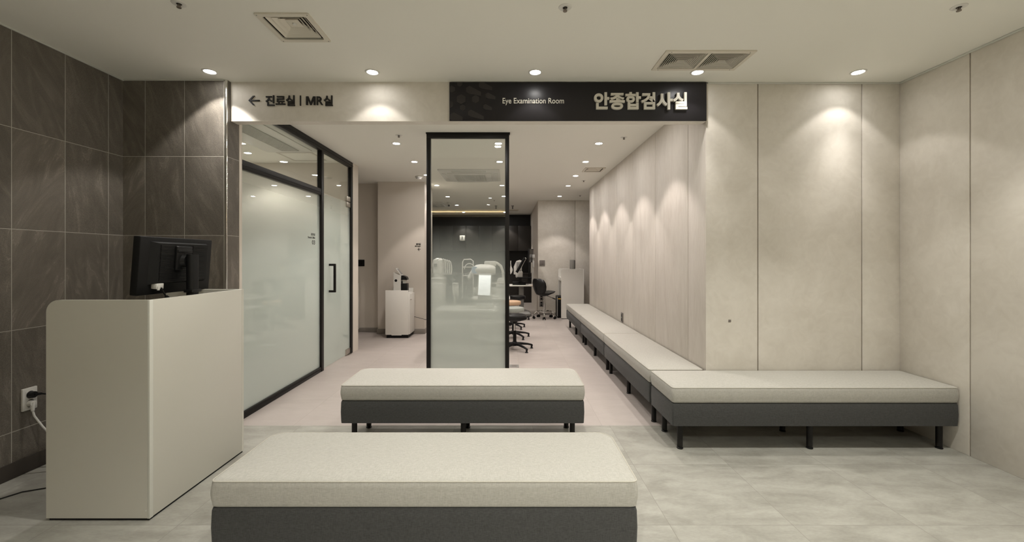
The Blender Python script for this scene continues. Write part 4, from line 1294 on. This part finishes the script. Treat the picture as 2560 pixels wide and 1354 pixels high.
# ------------------------------------------------------------------ examination instruments
def table(name, label, cx, cy, w_, d_, h_, top_mat, leg_mat):
    t = thing(name, label, 'table', (cx, cy, 0))
    MB().loft([[(p[0], p[1], z) for p in rounded_rect(-w_ / 2 + i, w_ / 2 - i, -d_ / 2 + i, d_ / 2 - i, (0.06,) * 4, 6)] for i, z in ((0.004, h_ - 0.028), (0, h_ - 0.022), (0, h_ - 0.006), (0.005, h_))]).build('tabletop', top_mat, t, world=False)
    MB().box(-0.055, 0.055, -0.045, 0.045, 0.10, h_ - 0.028, 0.012).build('column', leg_mat, t, world=False)
    MB().loft([[(p[0], p[1], z) for p in rounded_rect(-w_ * 0.40 + i, w_ * 0.40 - i, -d_ * 0.40 + i, d_ * 0.40 - i, (0.05,) * 4, 6)] for i, z in ((0.0, 0.02), (0.0, 0.06), (0.03, 0.10), (0.09, 0.125))]).build('foot', leg_mat, t, world=False)
    for sx in (-1, 1):
        for sy in (-1, 1):
            MB().cyl((sx * w_ * 0.33, sy * d_ * 0.30, 0), (sx * w_ * 0.33, sy * d_ * 0.30, 0.024), 0.02, n=16).build('glide', M['plastic_black'], t, world=False)
    return t
table('instrument_table', 'white instrument table under the lit screen behind the frosted glass', -0.54, 5.55, 0.78, 0.50, 0.645, M['white'], M['plastic_white'])
t = thing('eye_examination_instrument', 'white instrument with a glowing screen behind the frosted partition glass', 'instrument', (-0.31, 5.58, 0.645))
MB().box(-0.42, -0.19, 5.42, 5.72, 0.645, 0.72, 0.02).box(-0.385, -0.225, 5.52, 5.70, 0.70, 1.10, 0.02).build('body', M['plastic_white'], t)
MB().box(-0.395, -0.215, 5.44, 5.54, 0.70, 0.80, 0.015).build('base_shroud', M['plastic_grey'], t)
sm = Matrix.Translation((-0.308, 5.50, 0.945)) @ Matrix.Rotation(math.radians(-7), 4, 'X') @ Matrix.Rotation(math.radians(2.5), 4, 'Y')
sf = MB().box(-0.092, 0.092, -0.004, 0.010, -0.138, 0.138, 0.004).xf(sm).build('screen_frame', M['plastic_white'], t)
MB().box(-0.078, 0.078, -0.0065, -0.004, -0.132, 0.132).xf(sm).build('screen', M['screen_on'], sf, label='glowing white screen')
hd = []
for (x, r, zc) in ((-0.46, 0.045, 1.14), (-0.42, 0.065, 1.145), (-0.36, 0.075, 1.145), (-0.24, 0.072, 1.142), (-0.19, 0.060, 1.14), (-0.165, 0.045, 1.138)):
    hd.append([(x, 5.54 + 0.11 * math.cos(2 * PI * j / 20) * r / 0.075, zc + r * math.sin(2 * PI * j / 20)) for j in range(20)])
MB().loft(hd).build('head', M['plastic_white'], t, smooth=60)
MB().loft([[(p[0], y, p[1]) for p in rounded_rect(-0.475, -0.395, 1.10, 1.19, (0.03,) * 4, 5)] for y in (5.45, 5.62)]).build('end_cap', M['blue'], t, label='pale blue end cap')
MB().tube([(-0.45, 5.56, 1.13), (-0.49, 5.55, 1.08), (-0.52, 5.54, 1.03)], 0.03, 12, radii=[0.035, 0.03, 0.022]).build('side_arm', M['plastic_white'], t)
MB().box(-0.46, -0.155, 5.53, 5.545, 0.905, 0.915).box(-0.46, -0.40, 5.52, 5.55, 0.83, 0.912, 0.004).box(-0.215, -0.155, 5.52, 5.55, 0.83, 0.912, 0.004).build('chin_rest_bracket', M['plastic_white'], t)

table('instrument_table', 'white table behind the lit screen instrument', -0.26, 6.40, 0.58, 0.42, 0.705, M['white'], M['plastic_white'])
t = thing('slit_lamp', 'white slit lamp with a tall curved arm behind the partition glass', 'instrument', (-0.2, 6.400, 0.705))
MB().box(-0.42, 0.02, 6.250, 6.550, 0.705, 0.735, 0.01).build('base_plate', M['plastic_white'], t)
MB().loft([[(p[0], p[1], z) for p in rounded_rect(-0.20 + i, -0.02 - i, 6.310 + i, 6.490 - i, (0.03,) * 4, 5)] for i, z in ((0, 0.73), (0.0, 0.80), (0.03, 0.95), (0.05, 1.00))]).build('pedestal', M['plastic_white'], t)
MB().tube([(-0.09, 6.400, 0.86), (-0.075, 6.400, 0.98), (-0.08, 6.400, 1.10), (-0.11, 6.400, 1.18), (-0.17, 6.400, 1.225), (-0.24, 6.400, 1.235)], 0.02, 12).build('curved_arm', M['plastic_white'], t)
MB().box(-0.36, -0.18, 6.320, 6.480, 1.175, 1.255, 0.02).cyl((-0.29, 6.320, 1.21), (-0.29, 6.230, 1.21), 0.026).cyl((-0.23, 6.320, 1.21), (-0.23, 6.230, 1.21), 0.026).build('microscope', M['plastic_white'], t)
MB().tube([(-0.34, 6.300, 0.73), (-0.34, 6.300, 1.05)], 0.008, 8).tube([(-0.02, 6.300, 0.73), (-0.02, 6.300, 1.05)], 0.008, 8).tube([(-0.34, 6.300, 0.92), (-0.02, 6.300, 0.92)], 0.008, 8).build('chin_rest', M['steel'], t)

t = thing('visual_field_analyzer', 'bulky white ribbed instrument at the left behind the partition glass', 'instrument', (-1.15, 6.92, 0))
MB().box(-1.245, -1.05, 6.72, 7.12, 0.0, 0.90, 0.02).build('pedestal', M['white'], t)
MB().loft([[(p[0], p[1], z) for p in rounded_rect(-1.25 + i, -1.035 - i, 6.74 + i, 7.10 - i, (0.06,) * 4, 6)] for i, z in ((0, 0.90), (0, 0.97), (0.03, 0.99), (0.02, 1.20), (0.03, 1.27), (0.08, 1.30))]).build('housing', M['plastic_white'], t, smooth=50)
for k in range(4):
    x = -1.055 + k * 0.032
    MB().tube([(x - 0.015, 6.88, 1.285 - k * 0.008), (x + 0.015, 6.88, 1.265 - k * 0.01), (x + 0.030, 6.88, 1.20 - k * 0.01), (x + 0.032, 6.88, 1.10), (x + 0.022, 6.88, 1.03)], 0.012, 10).build('rib_hoop', M['plastic_white'], t)
MB().box(-1.19, -1.14, 6.738, 6.744, 1.16, 1.21).build('badge', M['plastic_grey'], t)

t = thing('height_stand', 'slender white stand with a small display behind the frosted glass', 'instrument', (-0.79, 6.2, 0))
MB().lathe([(0.0, 0.0), (0.16, 0.0), (0.16, 0.02), (0.03, 0.035), (0.0, 0.035)], (-0.79, 6.2, 0)).build('base', M['plastic_white'], t)
MB().cyl((-0.79, 6.2, 0.03), (-0.79, 6.2, 0.86), 0.018).build('pole', M['plastic_white'], t)
MB().box(-0.82, -0.73, 6.16, 6.23, 0.74, 0.90, 0.008).box(-0.815, -0.735, 6.15, 6.20, 0.91, 0.935, 0.004).box(-0.80, -0.74, 6.17, 6.2, 0.90, 0.912).build('display_unit', M['plastic_white'], t)
MB().tube([(-0.825, 6.17, 0.86), (-0.825, 6.16, 0.80), (-0.79, 6.15, 0.73), (-0.77, 6.16, 0.66)], 0.004, 6).build('cable', M['plastic_grey'], t)

t = thing('trial_frame_chair', 'metal frame chair with a hoop back far behind the frosted glass', 'chair', (-0.72, 8.2, 0))
MB().tube([(-0.90, 8.3, 0.0), (-0.90, 8.3, 1.22), (-0.87, 8.3, 1.27), (-0.74, 8.3, 1.275), (-0.69, 8.3, 1.24), (-0.69, 8.3, 0.0)], 0.011, 10).tube([(-0.90, 8.3, 1.12), (-0.69, 8.3, 1.12)], 0.009, 8).tube([(-0.90, 8.3, 0.95), (-0.69, 8.3, 0.95)], 0.009, 8).build('back_frame', M['plastic_white'], t)
MB().tube([(-0.76 + 0.10 * math.cos(PI * k / 12), 8.26, 1.08 + 0.11 * math.sin(PI * k / 12)) for k in range(13)], 0.009, 8).build('hoop', M['plastic_white'], t)
MB().box(-0.93, -0.66, 7.90, 8.29, 0.44, 0.49, 0.015).build('seat', M['leather_black'], t)
for lx in (-0.91, -0.68):
    MB().cyl((lx, 7.93, 0), (lx, 7.93, 0.44), 0.011, n=12).build('leg', M['plastic_white'], t)

# dark workstation right of the partition
table('instrument_table', 'white topped table carrying the dark workstation at the far wall', 0.30, 9.46, 0.54, 0.48, 0.70, M['white'], M['plastic_grey'])
t = thing('eye_examination_instrument', 'white and black instrument on the far table right of the partition', 'instrument', (0.25, 9.500, 0.70))
MB().box(0.10, 0.40, 9.320, 9.660, 0.70, 0.765, 0.015).build('base', M['plastic_black'], t)
MB().loft([[(x, y, z) for y, z in ((9.400, 0.93), (9.660, 0.93), (9.660, zt), (9.400, zt))] for x, zt in ((0.13, 1.10), (0.19, 1.23), (0.27, 1.255), (0.31, 1.24))]).box(0.17, 0.33, 9.380, 9.640, 0.86, 1.00, 0.02).build('housing', M['plastic_white'], t, smooth=20)
MB().box(0.19, 0.29, 9.395, 9.402, 0.97, 1.21, 0.002).build('dark_face', M['plastic_grey'], t)
MB().loft([[(0.055 + 0.05 * math.sin(PI * k / 6) * s, 9.350, 0.93 + 0.035 * k) for s in (-0.2, 1.0)] + [(0.055 + 0.05 * math.sin(PI * k / 6) * s, 9.390, 0.93 + 0.035 * k) for s in (1.0, -0.2)] for k in range(7)]).tube([(0.07, 9.370, 1.10), (0.06, 9.370, 1.18), (0.062, 9.370, 1.24)], 0.010, 8).build('chin_rest', M['plastic_white'], t)
MB().tube([(0.24, 9.340, 1.00), (0.28, 9.330, 1.08), (0.34, 9.330, 1.20), (0.40, 9.330, 1.30)], 0.018, 8).build('arm', M['plastic_white'], t)
MB().tube([(0.19, 9.320, 0.98), (0.24, 9.320, 1.06), (0.30, 9.320, 1.17), (0.37, 9.320, 1.30)], 0.03, 10).build('eyepiece_tube', M['plastic_black'], t)
MB().box(0.20, 0.52, 9.230, 9.350, 0.845, 0.875, 0.006).box(0.24, 0.30, 9.270, 9.340, 0.765, 0.85, 0.004).box(0.44, 0.50, 9.270, 9.340, 0.765, 0.85, 0.004).build('keyboard_tray', M['plastic_black'], t)
t = thing('monitor', 'black monitor turned nearly edge-on above the dark workstation', 'monitor', (0.5, 9.500, 0.765))
mm = Matrix.Translation((0.505, 9.450, 1.35)) @ Matrix.Rotation(math.radians(76), 4, 'Z') @ Matrix.Rotation(math.radians(4), 4, 'X')
MB().box(-0.24, 0.24, -0.016, 0.016, -0.155, 0.155, 0.004).xf(mm).build('housing', M['plastic_black'], t)
MB().box(-0.228, 0.228, -0.0185, -0.016, -0.143, 0.143).xf(mm).build('screen', M['screen_off'], t)
MB().box(0.46, 0.50, 9.460, 9.500, 0.765, 1.25, 0.006).build('stand_column', M['plastic_satin'], t)
MB().tube([(0.55, 9.580, 0.75), (0.565, 9.580, 1.0), (0.575, 9.580, 1.34)], 0.012, 8).box(0.55, 0.61, 9.550, 9.610, 1.30, 1.38, 0.006).box(0.555, 0.60, 9.560, 9.600, 1.08, 1.24, 0.012).build('side_arm', M['plastic_white'], t)

# dark wall cabinets and base cabinets at the back
def dark_cabinet(name, label, x0, w_, y0, y1, z0, z1, group):
    t = thing(name, label, 'cabinet', (x0 + w_ / 2, (y0 + y1) / 2, z0), 0, group)
    MB().box(x0 + 0.002, x0 + w_ - 0.002, y0 + 0.02, y1, z0, z1).build('body', M['cabinet_black'], t)
    for k in range(2):
        MB().box(x0 + k * w_ / 2 + 0.003, x0 + (k + 1) * w_ / 2 - 0.003, y0, y0 + 0.019, z0 + 0.003, z1 - 0.003, 0.002).build('door', M['cabinet_dark'], t)
    return t
names = ['leftmost', 'second from left', 'second from right', 'rightmost']
for k in range(4):
    dark_cabinet('wall_cabinet', 'dark brown wall cabinet at the back of the examination room, %s' % names[k], -2.40 + 0.77 * k, 0.77, 12.35, 12.745, 1.507, 2.246, 'dark wall cabinets')
    dark_cabinet('base_cabinet', 'dark base cabinet under the back worktop, %s' % names[k], -2.40 + 0.77 * k, 0.77, 12.20, 12.745, 0.0, 0.82, 'dark base cabinets')
t = MB().box(-2.40, 0.68, 12.17, 12.745, 0.821, 0.86, 0.003).build('worktop', M['cabinet_dark'])
tag(t, 'dark worktop on the back base cabinets', 'worktop')
t = thing('wall_dispenser', 'pale square box on the dark cabinets behind the partition glass', 'box', (-1.34, 12.33, 1.86))
MB().box(-1.42, -1.26, 12.27, 12.348, 1.80, 1.96, 0.02).build('case', M['plastic_white'], t)
MB().box(-1.36, -1.32, 12.265, 12.271, 1.84, 1.93, 0.003).build('slot', M['plastic_grey'], t)

# warm cove strip on the wall behind the viewer
t = MB().box(-2.3, 2.0, -3.2, -3.17, HC - 0.05, HC - 0.03).build('trim_7', M['cove_led'])
t['kind'] = 'structure'
